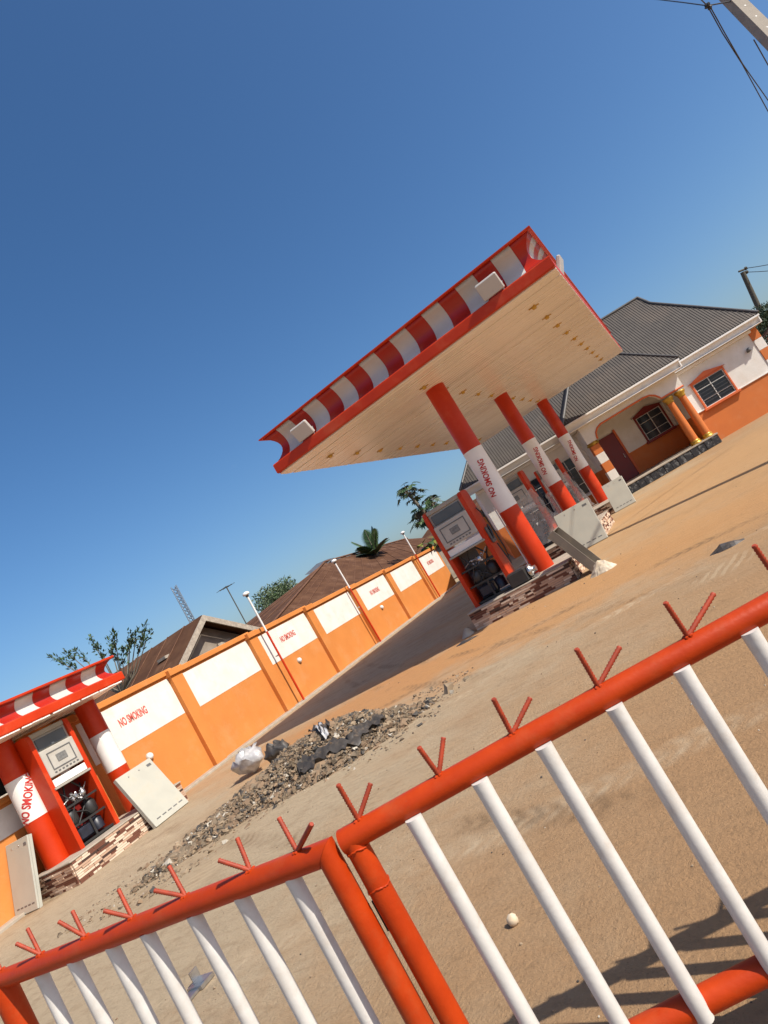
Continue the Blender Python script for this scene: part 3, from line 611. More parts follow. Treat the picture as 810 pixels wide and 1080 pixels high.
    m = MB(); m.bbox((-0.28,-0.13,0.09),(0.05,0.12,0.31),0.03); m.lathe((0.18,0.0,0.10),[(0.11,0),(0.11,0.2),(0.05,0.23)],14); P('motor', m, blue)
    rnd = random.Random(hash(label) % 999 if False else len(label)); m = MB()
    for i in range(16):
        c = (rnd.uniform(-0.16, 0.2), rnd.uniform(-0.16, 0.02), 0.80+rnd.uniform(-0.08, 0.09)); m.blob(c, rnd.uniform(0.018, 0.045), 7, 5, 0.2, 0, rnd)
    m.tube([(-0.3,-0.08,0.78),(-0.1,-0.12,0.86),(0.12,-0.10,0.80),(0.30,-0.06,0.95)], 0.012, 7); m.lathe((0.1,-0.15,0.78),[(0.05,0),(0.055,0.02),(0.05,0.07),(0.02,0.09)],12); P('meter', m, steel)
    m = MB()
    for (a, b, cc) in (((-0.3,0.05,0.7),(0.05,-0.1,0.5),(0.25,0.0,0.3)),((0.3,0.1,0.98),(0.1,-0.05,0.6),(-0.2,-0.1,0.35)),((-0.25,-0.1,1.0),(-0.1,-0.14,0.75),(-0.28,-0.1,0.42))): m.tube([a,b,cc], 0.014, 7)
    P('cable', m, black)
    if wrap:
        m = MB(); nx, nz = 8, 12; vs = []
        for k in range(nz+1):
            for i in range(nx+1):
                fx = i/nx; fz = k/nz
                vs.append((-w-0.05+(W+0.1)*fx+0.25*(1-fz)*fx+random.uniform(-.02,.02), -D/2-0.06-0.05*(1-fz)+random.uniform(-.03,.03), 0.1+1.5*fz*(0.75+0.25*fx)))
        m.add(vs, [(k*(nx+1)+i, k*(nx+1)+i+1, (k+1)*(nx+1)+i+1, (k+1)*(nx+1)+i) for k in range(nz) for i in range(nx)], 0, True); P('plastic_wrap', m, wrapm)
    return o
mat_screen = mat('grey_lcd', (0.20, 0.20, 0.19), 0.25, (0.15, 0.15, 0.145), 20)
fuel_pump((-4.43, 12.45, IH), 0, 'orange and grey fuel pump beside the nearest big canopy column', sides=(1,))
fuel_pump((-4.43, 17.85, IH), 0, 'orange and grey fuel pump by the middle big canopy column', wrap=True)
fuel_pump((-4.43, 23.85, IH), 0, 'orange and grey fuel pump by the farthest big canopy column', wrap=True)
fuel_pump((-11.62, 7.68, 0.40), R_(90), 'orange fuel pump between the two columns of the small canopy', W=0.86, Hh=2.16, closed=True, sides=())

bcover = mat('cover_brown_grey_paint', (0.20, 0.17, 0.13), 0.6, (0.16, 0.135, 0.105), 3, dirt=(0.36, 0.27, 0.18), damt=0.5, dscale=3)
# ------------------------------------------------------------------ leaning metal covers
def metal_cover(p1, p0, lean, h, label, fd=0.05, m_=None):
    """p0,p1: foot of the sheet on the ground; lean: horizontal vector from foot to top"""
    p0 = Vector((*p0, 0)); p1 = Vector((*p1, 0)); a = (p1-p0).normalized(); W = (p1-p0).length
    up = (Vector((0,0,1))*math.sqrt(h*h-Vector(lean).length_squared)+Vector((*lean, 0))).normalized(); n = a.cross(up)
    c = p0; o = thing('metal_cover', (p0+p1)/2+Vector((0,0,0.0)), label, 'metal cover', 'metal pump covers leaning on the islands')
    M = Matrix(((a.x,n.x,up.x,c.x),(a.y,n.y,up.y,c.y),(a.z,n.z,up.z,c.z),(0,0,0,1)))
    t = 0.035
    m = MB(); m.bbox((0,0.0,0.0),(W,t,h),0.006); m.v = [M@v+Vector((0,0,0.012)) for v in m.v]; part('sheet', m, m_ or cover, o)
    m = MB()
    for (x0, x1, z0, z1) in ((0.0,W,0.0,0.02),(0.0,W,h-0.02,h),(0,0.02,0.0205,h-0.0205),(W-0.02,W,0.0205,h-0.0205)): m.box((x0,t+0.0005,z0),(x1,t+fd,z1)); 
    m.v = [M@v+Vector((0,0,0.012)) for v in m.v]; part('flange', m, m_ or cover, o)
    m = MB()
    for k in range(5):
        x = 0.10*W+0.165*W*k; m.box((x,-0.003,0.10),(x+0.11*W,-0.0005,0.12))
    m.box((0.08*W,-0.004,h-0.14),(0.20*W,-0.0005,h-0.09)); m.v = [M@v+Vector((0,0,0.012)) for v in m.v]; part('vent_slot', m, pdark, o)
    m = MB()
    for x in (0.42*W, 0.72*W): m.lathe((x,-0.001,h-0.10),[(0.014,0),(0.012,-0.006)],8,axis='y')
    m.v = [M@v+Vector((0,0,0.012)) for v in m.v]; part('lock', m, steel, o)
metal_cover((-12.40, 6.42), (-11.72, 6.42), (0, 0.34), 1.14, 'grey metal cover leaning on the near end of the small canopy island')
metal_cover((-10.72, 8.20), (-10.72, 9.06), (-0.40, 0), 1.16, 'pale grey green cover leaning on the side of the small canopy island')
metal_cover((-3.55, 15.95), (-2.62, 15.95), (0, 0.42), 1.10, 'large grey metal cover leaning against the middle pump island')
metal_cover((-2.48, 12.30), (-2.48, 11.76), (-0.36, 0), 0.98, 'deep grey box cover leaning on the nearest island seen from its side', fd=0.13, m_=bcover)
metal_cover((-2.95, 21.6), (-2.25, 21.6), (0, 0.42), 1.0, 'grey cover leaning against the farthest pump island')

# odds and ends on and round the nearest island
o = thing('pump_motor', (-3.62, 12.12, IH), 'black motor with a bare metal end on the nearest pump island', 'motor')
m = MB(); m.bbox((-3.98,12.0,IH),(-3.58,12.3,IH+0.28),0.03); part('casing', m, black, o)
m = MB(); m.lathe((-3.57,12.14,IH+0.15),[(0.10,0),(0.13,0.02),(0.13,0.07),(0.06,0.09),(0.06,0.16)],16,axis='x'); m.box((-3.5,12.06,IH+0.001),(-3.42,12.22,IH+0.05)); part('flange', m, steel, o)
def crumple(name, c, rx, ry, h, m_, label, cat, seed, n=16, sharp=0.5, z0=0.0):
    rnd = random.Random(seed); m = MB(); vs = []; c = Vector(c); F = [[rnd.random() for _ in range(n+1)] for _ in range(n+1)]
    for _ in range(2): F = [[(F[j][i]*2+F[max(j-1,0)][i]+F[min(j+1,n)][i]+F[j][max(i-1,0)]+F[j][min(i+1,n)])/6 for i in range(n+1)] for j in range(n+1)]
    F = [[min(1, max(0, 0.5+(v-0.5)*2.4)) for v in r_] for r_ in F]
    for j in range(n+1):
        for i in range(n+1):
            u, v = i/n*2-1, j/n*2-1; r = math.hypot(u, v); k = max(0, 1-r**1.7)
            vs.append(c+Vector((u*rx*(1+rnd.uniform(-.05,.05)), v*ry*(1+rnd.uniform(-.05,.05)), z0+max(0.004, h*k*(1-sharp+2*sharp*F[j][i]))-(0.02 if r > 1.05 else 0))))
    m.add(vs, [(j*(n+1)+i, j*(n+1)+i+1, (j+1)*(n+1)+i+1, (j+1)*(n+1)+i) for j in range(n) for i in range(n) if math.hypot((i+.5)/n*2-1, (j+.5)/n*2-1) < 1.08])
    return solo(name, m, m_, tuple(c), label, cat)
crumple('cement_sack', (-2.22, 11.35, 0), 0.24, 0.16, 0.18, sackm, 'crumpled pale cement sack on the ground beside the nearest island', 'sack', 5, 14, 0.3)
crumple('stone', (-5.22, 11.95, 0), 0.14, 0.18, 0.13, concrete, 'grey lump of concrete at the left corner of the nearest island', 'stone', 8, 8, 0.3)
crumple('plastic_scrap', (-5.05, 11.35, 0), 0.24, 0.12, 0.05, plastm, 'dark flattened scrap on the ground in front of the nearest island', 'scrap', 9, 8)
crumple('plastic_scrap', (-0.30, 8.52, 0), 0.20, 0.12, 0.06, plastm, 'black plastic scrap lying alone on the open yard', 'scrap', 10, 8)
m = MB(); m.blob((-1.70, 2.68, 0.022), (0.028, 0.026, 0.026), 9, 6, 0.12, 0, random.Random(3), True)
solo('stone', m, stonem, (-1.70, 2.68, 0), 'small pale round stone on the ground behind the right gate leaf', 'stone')
m = MB(); m.box((-4.24,2.9,0.004),(-4.10,3.02,0.03)); m.box((-4.22,2.80,0.004),(-4.13,2.899,0.02)); m.box((-4.245,2.96,0.0305),(-4.235,3.03,0.09))
solo('metal_offcut', m, steel, (-4.17,2.92,0), 'small grey metal offcut on the ground seen between left gate bars', 'offcut')

# ------------------------------------------------------------------ station house (local frame: s along front, off inward, z up)
HO = (-3.05, 25.8, 0); HR = R_(18)
hs = thing('station_house', HO, 'white and orange bungalow with dark metal hip roof and arched porch', 'house', rz=HR)
def HP(nm, m, mt, par=None): return part(nm, m, mt, par or hs, local=True)
WO = 1.5; PO = 2.6; S0, S1 = -4.5, 7.62; BZ = 1.33
for (a_, b_, c_) in ((S0, 0.05, WO), (0.0505, 3.9295, PO), (3.93, S1, WO)):
    m = MB(); m.box((a_, c_, -0.2), (b_, 9.0, BZ)); HP('lower_wall', m, horange)
    m = MB(); m.box((a_, c_, BZ+0.0005), (b_, 9.0, 3.15)); HP('upper_wall', m, wwhite)
# corner quoins
for k in range(7):
    z0 = 0.0+0.44*k
    m = MB(); m.bbox((S1+0.001, WO-0.035, z0+0.003), (S1+0.36, WO+0.4, z0+0.437), 0.008); HP('quoin', m, horange if k % 2 == 0 else wwhite)
# cornice and eaves
def eave(s0, s1, off, nm='eave_fascia'):
    m = MB(); m.prism([(s0, off, 3.44), (s0, off+0.22, 3.105), (s0, off+0.27, 3.105), (s0, off+0.06, 3.44)], (s1-s0, 0, 0)); f = HP(nm, m, white)
    m = MB(); m.bbox((s0, off-0.03, 3.36), (s1, off-0.001, 3.43), 0.006); HP('gutter_lip', m, white, f)
    return f
eave(4.30, 8.10, 0.98); eave(-4.95, -0.55, 0.98); eave(-0.50, 4.25, -0.47)
m = MB(); m.bbox((8.05, 1.04, 3.10), (8.10, 9.3, 3.44), 0.008); HP('eave_fascia', m, white)
m = MB(); m.bbox((4.20, -0.41, 3.10), (4.25, 0.97, 3.44), 0.008); HP('eave_fascia', m, white)
m = MB(); m.bbox((-0.50, -0.41, 3.10), (-0.45, 0.97, 3.44), 0.008); HP('eave_fascia', m, white)
m = MB(); m.box((4.26, 1.035, 3.11), (8.04, WO+0.001, 3.13)); m.box((-4.9, 1.035, 3.11), (-0.51, WO+0.001, 3.13)); m.box((-0.445, -0.415, 3.112), (4.195, WO, 3.132)); HP('soffit', m, white)
m = MB(); m.bbox((4.0, WO-0.10, 2.98), (S1+0.1, WO-0.001, 3.10), 0.015); HP('cornice', m, white); m = MB(); m.bbox((S0, WO-0.10, 2.98), (-0.1, WO-0.001, 3.10), 0.015); HP('cornice', m, white)
m = MB(); m.bbox((4.0, WO-0.045, BZ-0.02), (S1-0.002, WO-0.001, BZ+0.02), 0.006); HP('band_trim', m, wwhite)
# porch
m = MB(); m.box((-0.06, 0.06, 0.0), (4.10, WO-0.001, 0.33)); HP('porch_base', m, mortar)
m = MB(); m.box((0.052, WO-0.001, 0.0), (3.928, PO-0.001, 0.389)); HP('porch_floor', m, concrete)
m = MB(); m.box((0.052, WO-0.001, 3.05), (3.928, PO-0.001, 3.13)); HP('porch_ceiling', m, wwhite)
m = MB(); m.bbox((-0.10, 0.0, 0.331), (4.14, WO-0.0015, 0.39), 0.01); HP('porch_floor', m, concrete)
for k in range(15):
    s0 = -0.06+0.277*k; m = MB(); m.bbox((s0+0.003, 0.02+random.uniform(-.012,.012), 0.0), (s0+0.274, 0.059, 0.329), 0.012); HP('slate_slab', m, slate)
for k in range(5):
    o0 = 0.06+0.288*k; m = MB(); m.bbox((4.101, o0+0.003, 0.0), (4.14+random.uniform(-.012,.008), o0+0.285, 0.329), 0.012); HP('slate_slab', m, slate)
for k in range(5):
    z0 = 0.391+0.378*k; m = MB(); m.bbox((0.04, 0.05, z0+0.0015), (0.38, 0.40, z0+0.3765), 0.006); HP('pillar_block', m, (horange if k % 2 == 0 else wwhite))
m = MB(); m.lathe((0.21, 0.225, 0), [(0.0,2.282),(0.20,2.282),(0.25,2.31),(0.25,2.36),(0.21,2.385),(0.24,2.42),(0.0,2.42)], 4); HP('capital', m, gold)
for sx in (3.38, 3.86):
    m = MB(); m.lathe((sx, 0.20, 0), [(0.15,0.55),(0.145,1.2),(0.125,2.18)], 24); c = HP('porch_column', m, horange)
    m = MB(); m.lathe((sx, 0.20, 0), [(0.20,0.391),(0.20,0.45),(0.165,0.46),(0.19,0.50),(0.155,0.55)], 24); HP('base', m, gold, c)
    m = MB(); m.lathe((sx, 0.20, 0), [(0.13,2.18),(0.155,2.20),(0.135,2.24),(0.20,2.34),(0.21,2.40),(0.18,2.42)], 24); HP('capital', m, gold, c)
arch = [(0.44,2.42),(0.44,2.50),(0.50,2.66),(0.62,2.78),(0.80,2.85),(2.60,2.87),(2.85,2.83),(3.02,2.72),(3.12,2.58),(3.16,2.50),(4.06,2.50)]
poly = [(0.0,2.42)]+arch+[(4.06,3.11),(0.0,3.11)]
m = MB()
# front beam cut as strips between arch line and top so that each face stays convex
prev = (0.0, 2.42)
for a in arch:
    if a[0]-prev[0] > 1e-4: m.prism([(prev[0],0.06,prev[1]),(a[0],0.06,a[1]),(a[0],0.06,3.11),(prev[0],0.06,3.11)], (0,0.28,0))
    prev = a
HP('porch_beam', m, wwhite)
m = MB(); m.tube([(s, 0.05, z) for s, z in arch], 0.035, 8); HP('arch_trim', m, trimred)
m = MB(); m.box((3.85, 0.342, 2.50), (4.06, WO-0.002, 3.11)); HP('porch_side_beam', m, wwhite)
m = MB(); m.box((3.93, 0.62, BZ+0.001), (4.055, WO-0.002, 2.499)); HP('porch_side_wall', m, wwhite)  # right wall, upper half: added to keep the sun out of the porch
m = MB(); m.box((3.93, 0.62, 0.391), (4.055, WO-0.002, BZ)); HP('porch_side_wall', m, horange)  # lower half of the right wall added to shade the porch
m = MB(); m.box((0.06, 0.402, BZ+0.001), (0.18, WO-0.002, 3.05)); HP('porch_side_wall', m, wwhite)
m = MB(); m.box((0.06, 0.402, 0.391), (0.18, WO-0.002, BZ)); HP('porch_side_wall', m, horange)
# doors and windows
def window(s0, s1, z0, z1, pediment, bars, nm='window', frame=trimred, WO=WO):
    d = 0.07
    m = MB(); m.box((s0, WO-0.012, z0), (s1, WO-0.002, z1)); wdw = HP(nm, m, glass)
    m = MB(); t = 0.075
    for (a, b, c, e) in ((s0-t,s0,z0-t,z1+t),(s1,s1+t,z0-t,z1+t)): m.bbox((a,WO-d,c),(b,WO-0.001,e),0.012)
    m.bbox((s0+0.0005,WO-d,z1),(s1-0.0005,WO-0.001,z1+t),0.012); HP('surround', m, frame, wdw)
    m = MB(); m.bbox((s0-t-0.06,WO-d-0.06,z0-t-0.03),(s1+t+0.06,WO-0.0015,z0-0.001),0.015); HP('sill', m, frame, wdw)
    if pediment:
        c = (s0+s1)/2; m = MB(); m.prism([(s0-t-0.10,WO-d-0.03,z1+t+0.001),(s1+t+0.10,WO-d-0.03,z1+t+0.001),(c,WO-d-0.03,z1+t+0.20)], (0,d+0.029,0)); HP('pediment', m, frame, wdw)
    m = MB(); f = 0.03
    for (a, b, c, e) in ((s0,s0+f,z0,z1),(s1-f,s1,z0,z1),((s0+s1)/2-f/2,(s0+s1)/2+f/2,z0,z1)): m.box((a,WO-0.035,c),(b,WO-0.013,e))
    for z in (z0+f/2, z0+(z1-z0)*0.28, z0+(z1-z0)*0.72, z1-f/2): m.box((s0+f+0.0005,WO-0.033,z-f/3),(s1-f-0.0005,WO-0.014,z+f/3))
    HP('frame', m, alum, wdw)
    if bars:
        m = MB()
        for i in range(bars): z = z0+0.05+(z1-z0-0.1)*i/(bars-1); m.tube([(s0,WO-0.045,z),(s1,WO-0.045,z)], 0.007, 5)
        HP('burglar_bars', m, black, wdw)
    return wdw
window(4.85, 6.10, 1.34, 2.36, True, 8)
window(2.66, 3.72, 1.36, 2.40, True, 0, frame=darkred, WO=PO)
window(-1.45, -0.30, 0.80, 2.40, False, 6, frame=alum)
window(-3.20, -2.05, 0.80, 2.40, False, 6, frame=alum)
m = MB(); m.bbox((0.78, PO-0.06, 0.391), (1.62, PO-0.002, 2.42), 0.01); d = HP('door', m, darkred)
m = MB(); m.tube([(1.50,PO-0.10,1.25),(1.50,PO-0.10,1.45)], 0.012, 6); m.box((1.48,PO-0.10,1.30),(1.52,PO-0.061,1.33)); HP('handle', m, steel, d)
m = MB(); m.bbox((0.69,PO-0.09,0.391),(0.779,PO-0.0015,2.50),0.008); m.bbox((1.621,PO-0.09,0.391),(1.71,PO-0.0015,2.50),0.008); HP('door_frame', m, trimred, d)
# roof planes with ribs
def roof_plane(A, B, up, polyq, nm, pitch=0.105, rib=0.020):
    """A,B: eave ends; up: vector of the full slope; polyq: [(t along A-B in m, q 0..1)] upper outline left to right"""
    A, B, up = Vector(A), Vector(B), Vector(up); a = (B-A).normalized(); L = (B-A).length; n = a.cross(up).normalized()
    if n.z < 0: n = -n
    def top(t):
        for (t0, q0), (t1, q1) in zip(polyq, polyq[1:]):
            if t0 <= t <= t1: return q0+(q1-q0)*((t-t0)/(t1-t0) if t1 > t0 else 0)
        return 0.0
    ts = []; t = 0.0
    while t < L:
        for d, hgt in ((0, 0), (pitch*0.55, 0), (pitch*0.68, rib), (pitch*0.87, rib)):
            if t+d < L: ts.append((t+d, hgt))
        t += pitch
    ts.append((L, 0)); m = MB(); vs = []
    for t, hgt in ts:
        p = A+a*t+n*hgt; vs += [p, p+up*max(top(t), 0.0005)]
    m.add(vs, [(2*i, 2*i+2, 2*i+3, 2*i+1) for i in range(len(ts)-1)])
    return HP(nm, m, roofm)
EZ = 3.455; PK = 6.95; RUN = 3.25; OFF0 = 0.95
rp = roof_plane((-4.98, OFF0, EZ), (8.12, OFF0, EZ), (0, RUN, PK-EZ), [(0, 0), (3.3, 1.0), (10.93, 1.0), (11.05, 0.83), (13.1, 0)], 'roof_slope')
roof_plane((8.12, OFF0, EZ), (8.12, OFF0+6.5, EZ), (-2.05, 0, (PK-EZ)*0.83), [(0, 0), (2.7, 1), (3.8, 1), (6.5, 0)], 'roof_slope')
m = MB(); m.add([(-4.98,OFF0,EZ),(-4.98,OFF0+6.5,EZ),(-1.68,OFF0+RUN,PK)], [(0,2,1)]); m.add([(8.12,OFF0+6.5,EZ),(-4.98,OFF0+6.5,EZ),(-1.68,OFF0+RUN,PK),(5.95,OFF0+RUN,PK),(6.07,OFF0+RUN+0.5,EZ+(PK-EZ)*.83)], [(0,1,2,3,4)])
m.add([(5.95,OFF0+RUN,PK-0.005),(6.07,OFF0+RUN*.83,EZ+(PK-EZ)*.83),(6.07,OFF0+RUN+.55,EZ+(PK-EZ)*.83)], [(0,1,2)]); HP('roof_back', m, roofm)
m = MB(); q83 = Vector((6.07, OFF0+RUN*0.83, EZ+(PK-EZ)*0.83+0.03))
for a, b in (((8.12,OFF0,EZ+0.03), q83), (q83, (5.95,OFF0+RUN,PK+0.03)), ((5.95,OFF0+RUN,PK+0.03), (-1.68,OFF0+RUN,PK+0.03)), ((-4.98,OFF0,EZ+0.03), (-1.68,OFF0+RUN,PK+0.03))): m.tube([a, b], 0.06, 6)
HP('ridge_cap', m, ridgem)
pr = (PK-EZ)/RUN; hw = 2.39
roof_plane((-0.53, -0.50, EZ), (4.28, -0.50, EZ), (0, hw, hw*pr), [(0, 0), (2.405, 1), (4.81, 0)], 'porch_roof_slope')
m = MB(); ap = Vector((1.875, -0.50+hw, EZ+hw*pr))
m.add([(4.28,-0.50,EZ),(4.28,2.2,EZ),(1.875,5.5,ap.z),ap], [(0,1,2,3)]); m.add([(-0.53,-0.50,EZ),ap,(1.875,5.5,ap.z),(-0.53,2.2,EZ)], [(0,1,2,3)]); HP('porch_roof_side', m, roofm)
m = MB(); m.tube([(4.28,-0.50,EZ+0.02), ap+Vector((0,0,0.02))], 0.05, 6); m.tube([(-0.53,-0.50,EZ+0.02), ap+Vector((0,0,0.02))], 0.06, 6); HP('porch_ridge_cap', m, ridgem)
wlgt = thing('outdoor_lamp', (0,0,0), 'small black wall lamp high on the white house wall near its corner', 'lamp')
wlgt.parent = None
Mh = Matrix.Translation(HO) @ Matrix.Rotation(HR, 4, 'Z')
lp = Mh @ Vector((7.28, WO, 2.42)); wlgt.location = lp; INV[wlgt] = Matrix.Translation(lp).inverted()
m = MB(); m.bbox((7.22,WO-0.05,2.36),(7.34,WO-0.001,2.48),0.01); m.v = [Mh@v for v in m.v]; part('bracket', m, black, wlgt)
m = MB(); m.lathe((7.28,WO-0.11,2.37),[(0.05,0),(0.075,0.03),(0.075,0.12),(0.03,0.16)],12); m.v = [Mh@v for v in m.v]; part('lamp_head', m, pdark, wlgt)

# ------------------------------------------------------------------ gate at the road side
GZ = 1.0; RR, BR = 0.038, 0.0255
spikem = mat('spike_rusty_orange', (0.42, 0.052, 0.014), 0.6, (0.26, 0.035, 0.012), 40)
def gate_leaf(A, B, label, barpx, spikes, ztop, zbot, meet):
    """A: meeting end, B: hinge end (x,y)"""
    A = Vector((*A, 0)); B = Vector((*B, 0)); a = (B-A).normalized(); n = Vector((-a.y, a.x, 0))
    o = thing('gate_leaf', tuple((A+B)/2+Vector((0,0,zbot))), label, 'gate', 'two leaves of the yard gate', math.atan2(a.y, a.x))
    up = Vector((0,0,1))
    m = MB(); m.tube([A+up*ztop, A.lerp(B,.33)+up*(ztop+0.002), A.lerp(B,.66)+up*(ztop-0.002), B+up*ztop], RR, 20)
    cor = A+a*RR*0.97+up*ztop
    if meet:                                   # slide the end ring onto the mitre plane
        for i in list(range(20))+list(range(80, 100)):
            v = m.v[i]; m.v[i] = v+a*(((cor-v).dot(a)+(cor-v).dot(up)))
    part('top_rail', m, gred, o)
    m = MB(); m.tube([A+a*RR*0.5+up*zbot, B+up*zbot], RR, 20); part('bottom_rail', m, gred, o)
    m = MB(); m.tube([A+a*RR*0.9+up*(zbot-RR), A+a*RR*0.9+up*(ztop-0.002)], RR*0.97, 20)
    if meet:
        cs = A+a*RR*0.97+up*(ztop-0.001)
        for i in list(range(20, 40))+list(range(60, 80)):
            v = m.v[i]; m.v[i] = v-up*((v-cs).dot(up)+(v-cs).dot(a))
    part('meeting_stile', m, gred, o)
    hb_ = B-a*(0.22 if meet else RR*0.5); m = MB(); m.tube([hb_+up*(zbot-RR), hb_+up*(ztop-0.002)], 0.052 if meet else RR*0.97, 20); part('hinge_stile', m, gred, o)
    # weld beads
    for (zz, rr) in () if meet else ((ztop-RR*0.9, RR*0.99), (ztop-0.16, RR*0.97)):
        m = MB(); pts = []; 
        for k in range(49):
            t = 2*math.pi*k/48; pts.append(A+a*RR*0.9+up*(zz+0.004*math.sin(3*t)+random.uniform(-.0015,.0015))+a*math.cos(t)*rr+n*math.sin(t)*rr)
        m.tube(pts, [random.uniform(.0022,.0042) for _ in pts], 6)
        part('weld', m, gred, o)
    hb = ztop-zbot
    bar = MB(); prof = [(BR,-0.026),(BR,0.05),(BR,hb-0.085),(BR*1.03,hb-0.050),(BR*1.06,hb-0.026)]
    bar.lathe((0,0,0), prof, 18); me = bar.mesh('bar', gwhite)
    # bar positions: pixels of their heads turned into distances along the leaf
    ds = []
    for px in barpx:
        P = on_plane(px[0], px[1], tuple(A+up*ztop), tuple(n)); ds.append((P-A).dot(a))
    L = (B-A).length; step = (ds[-1]-ds[0])/(len(ds)-1) if len(ds) > 1 else 0.18
    ds.sort()
    step = abs(step); d = max(ds)+step
    while d < L-(0.34 if meet else 0.06): ds.append(d); d += step
    for d in ds:
        p = A+a*d+up*zbot+n*(0.0 if n.y < 0 else -0.027)
        inst('bar', me, o, Matrix.Translation(p) @ Matrix.Rotation(random.uniform(-0.006, 0.006), 4, 'X') @ Matrix.Rotation(random.uniform(0, 6), 4, 'Z'))
    for sp in spikes:
        Pb = on_plane(*sp[0], tuple(A), tuple(n)); base = A+a*(Pb-A).dot(a)+up*(ztop+RR*0.93)
        mm = MB()
        for k in range(6):
            t = k/6*6.283; mm.blob(base+a*math.cos(t)*0.013+n*math.sin(t)*0.013, 0.007, 5, 3, 0.2)
        s_ = part('spike', mm, gred, o)
        for q, tp in enumerate(sp[1:]):
            T = on_plane(*tp, tuple(A+n*(0.03 if q else -0.03)), tuple(n)); dv = (T-base); Lr = min(max(dv.length, 0.11), 0.19); T = base+dv.normalized()*Lr
            r = MB(); nseg = 26; pts = []; rads = []
            for k in range(nseg+1): pts.append(base.lerp(T, k/nseg)); rads.append(0.0066+(0.0026 if k % 2 else 0.0))
            r.tube(pts, rads, 8); part('rebar', r, spikem, s_)
    return o
def cvt(o, s, *L): return [(o[0]+a/s, o[1]+b/s) for a, b in L]
c1, c2, c3 = ((0,960),6.75), ((90,880),6.75), ((215,840),4.5)
Lsp = [cvt(*c1,(300,340),(195,130),(120,240)), cvt(*c1,(615,210),(515,5),(415,80)), cvt(*c1,(15,450),(-75,250),(-160,350)),
       cvt(*c2,(345,615),(235,390),(155,550)), cvt(*c2,(725,465),(595,225),(490,400)), cvt(*c3,(225,360),(165,215),(85,308)), cvt(*c3,(445,265),(355,100),(512,130))]
r1, r2, r3 = ((340,780),3.375), ((430,700),4.765), ((590,570),3.68)
Rsp = [cvt(*r1,(135,298),(55,160),(172,155)), cvt(*r2,(165,575),(55,420),(180,370)), cvt(*r2,(530,365),(430,175),(617,170)), cvt(*r3,(152,570),(65,420),(235,412)), cvt(*r3,(498,372),(410,240),(600,205)),
       [(814,602),(795,575),(838,552)], [(905,552),(880,515),(935,502)]]
Lbars = cvt((0,840),2.025,(628,180),(520,222),(420,260),(322,300),(245,330),(165,360),(90,388))
Rbars = [(439,861.5),(509,826),(574,786),(645.7,742.6),(716.4,706),(788,668)]
gate_leaf((-1.440, 1.602), (-3.60, 1.60), 'left gate leaf of orange pipe and white bars with rebar spikes', Lbars, Lsp, GZ, 0.14, True)
gate_leaf((-1.428, 1.632), (0.52, 2.335), 'right gate leaf of orange pipe and white bars with rebar spikes', Rbars, Rsp, GZ, 0.14, False)
for x, y, nm in ((-3.74, 1.62, 'orange pipe gate post at the left gate leaf'), (0.66, 2.38, 'orange pipe gate post at the right gate leaf')):
    o = thing('gate_post', (x, y, 0), nm, 'gate post', 'gate posts')
    m = MB(); m.tube([(x,y,0),(x,y,1.02)], 0.062, 22); part('post', m, gred, o)
    m = MB(); m.lathe((x,y,1.021),[(0.066,0),(0.066,0.012),(0.02,0.03)],20); part('cap', m, gred, o)
    for z in (0.30, 0.86):
        sx = 1 if x < 0 else -1; m = MB(); m.tube([(x+sx*0.078,y,z-0.06),(x+sx*0.078,y,z+0.06)], 0.018, 10); part('hinge', m, gred, o)
m = MB(); m.box((-1.452,1.645,0.70),(-1.424,1.668,0.80)); solo('gate_latch', m, black, (-1.42,1.62,0.70), 'dark latch plate between the two gate leaves', 'latch')

# ------------------------------------------------------------------ rubble heap
rnd = random.Random(21)
cl = [(150,934),(176,915),(210,890),(246,864),(284,838),(326,812),(364,792),(404,772),(444,748)]
ctr = [on_z(x, y) for x, y in cl]; wid = [0.16,0.30,0.44,0.58,0.76,0.95,0.92,0.60,0.26]; hei = [0.04,0.10,0.15,0.20,0.28,0.40,0.42,0.22,0.06]
def heap(x, y):
    best = 0
    for (a, b, w0, w1, h0, h1) in zip(ctr, ctr[1:], wid, wid[1:], hei, hei[1:]):
        ab = Vector((b.x-a.x, b.y-a.y)); t = max(0, min(1, (Vector((x-a.x, y-a.y)).dot(ab))/ab.length_squared))
        d = (Vector((x, y))-Vector((a.x, a.y))-ab*t).length/(w0+(w1-w0)*t); h = (h0+(h1-h0)*t)*max(0, 1-d*d)
        best = max(best, h)
    return best
m = MB(); X0, X1, Y0, Y1 = -9.6, -3.9, 4.8, 10.0; nx, ny = 100, 92; vs = []; hh = []
for j in range(ny+1):
    for i in range(nx+1):
        x = X0+(X1-X0)*i/nx; y = Y0+(Y1-Y0)*j/ny; h = heap(x, y); hh.append(h)
        vs.append((x, y, h*(0.75+0.35*math.sin(x*5.1+1.3*math.sin(y*4))*math.sin(y*6.3))+(rnd.uniform(-.03,.03)*(h > 0.03))-0.015*(h <= 0.001)))
fs = []; mi = []
for j in range(ny):
    for i in range(nx):
        q = (j*(nx+1)+i, j*(nx+1)+i+1, (j+1)*(nx+1)+i+1, (j+1)*(nx+1)+i)
        if max(hh[k] for k in q) > 0.001: m.add([vs[k] for k in q], [(0,1,2,3)], 3 if (vs[q[0]][0] > -6.9 and rnd.random() < 0.8) or rnd.random() < 0.3 else 0)
cnt = 0
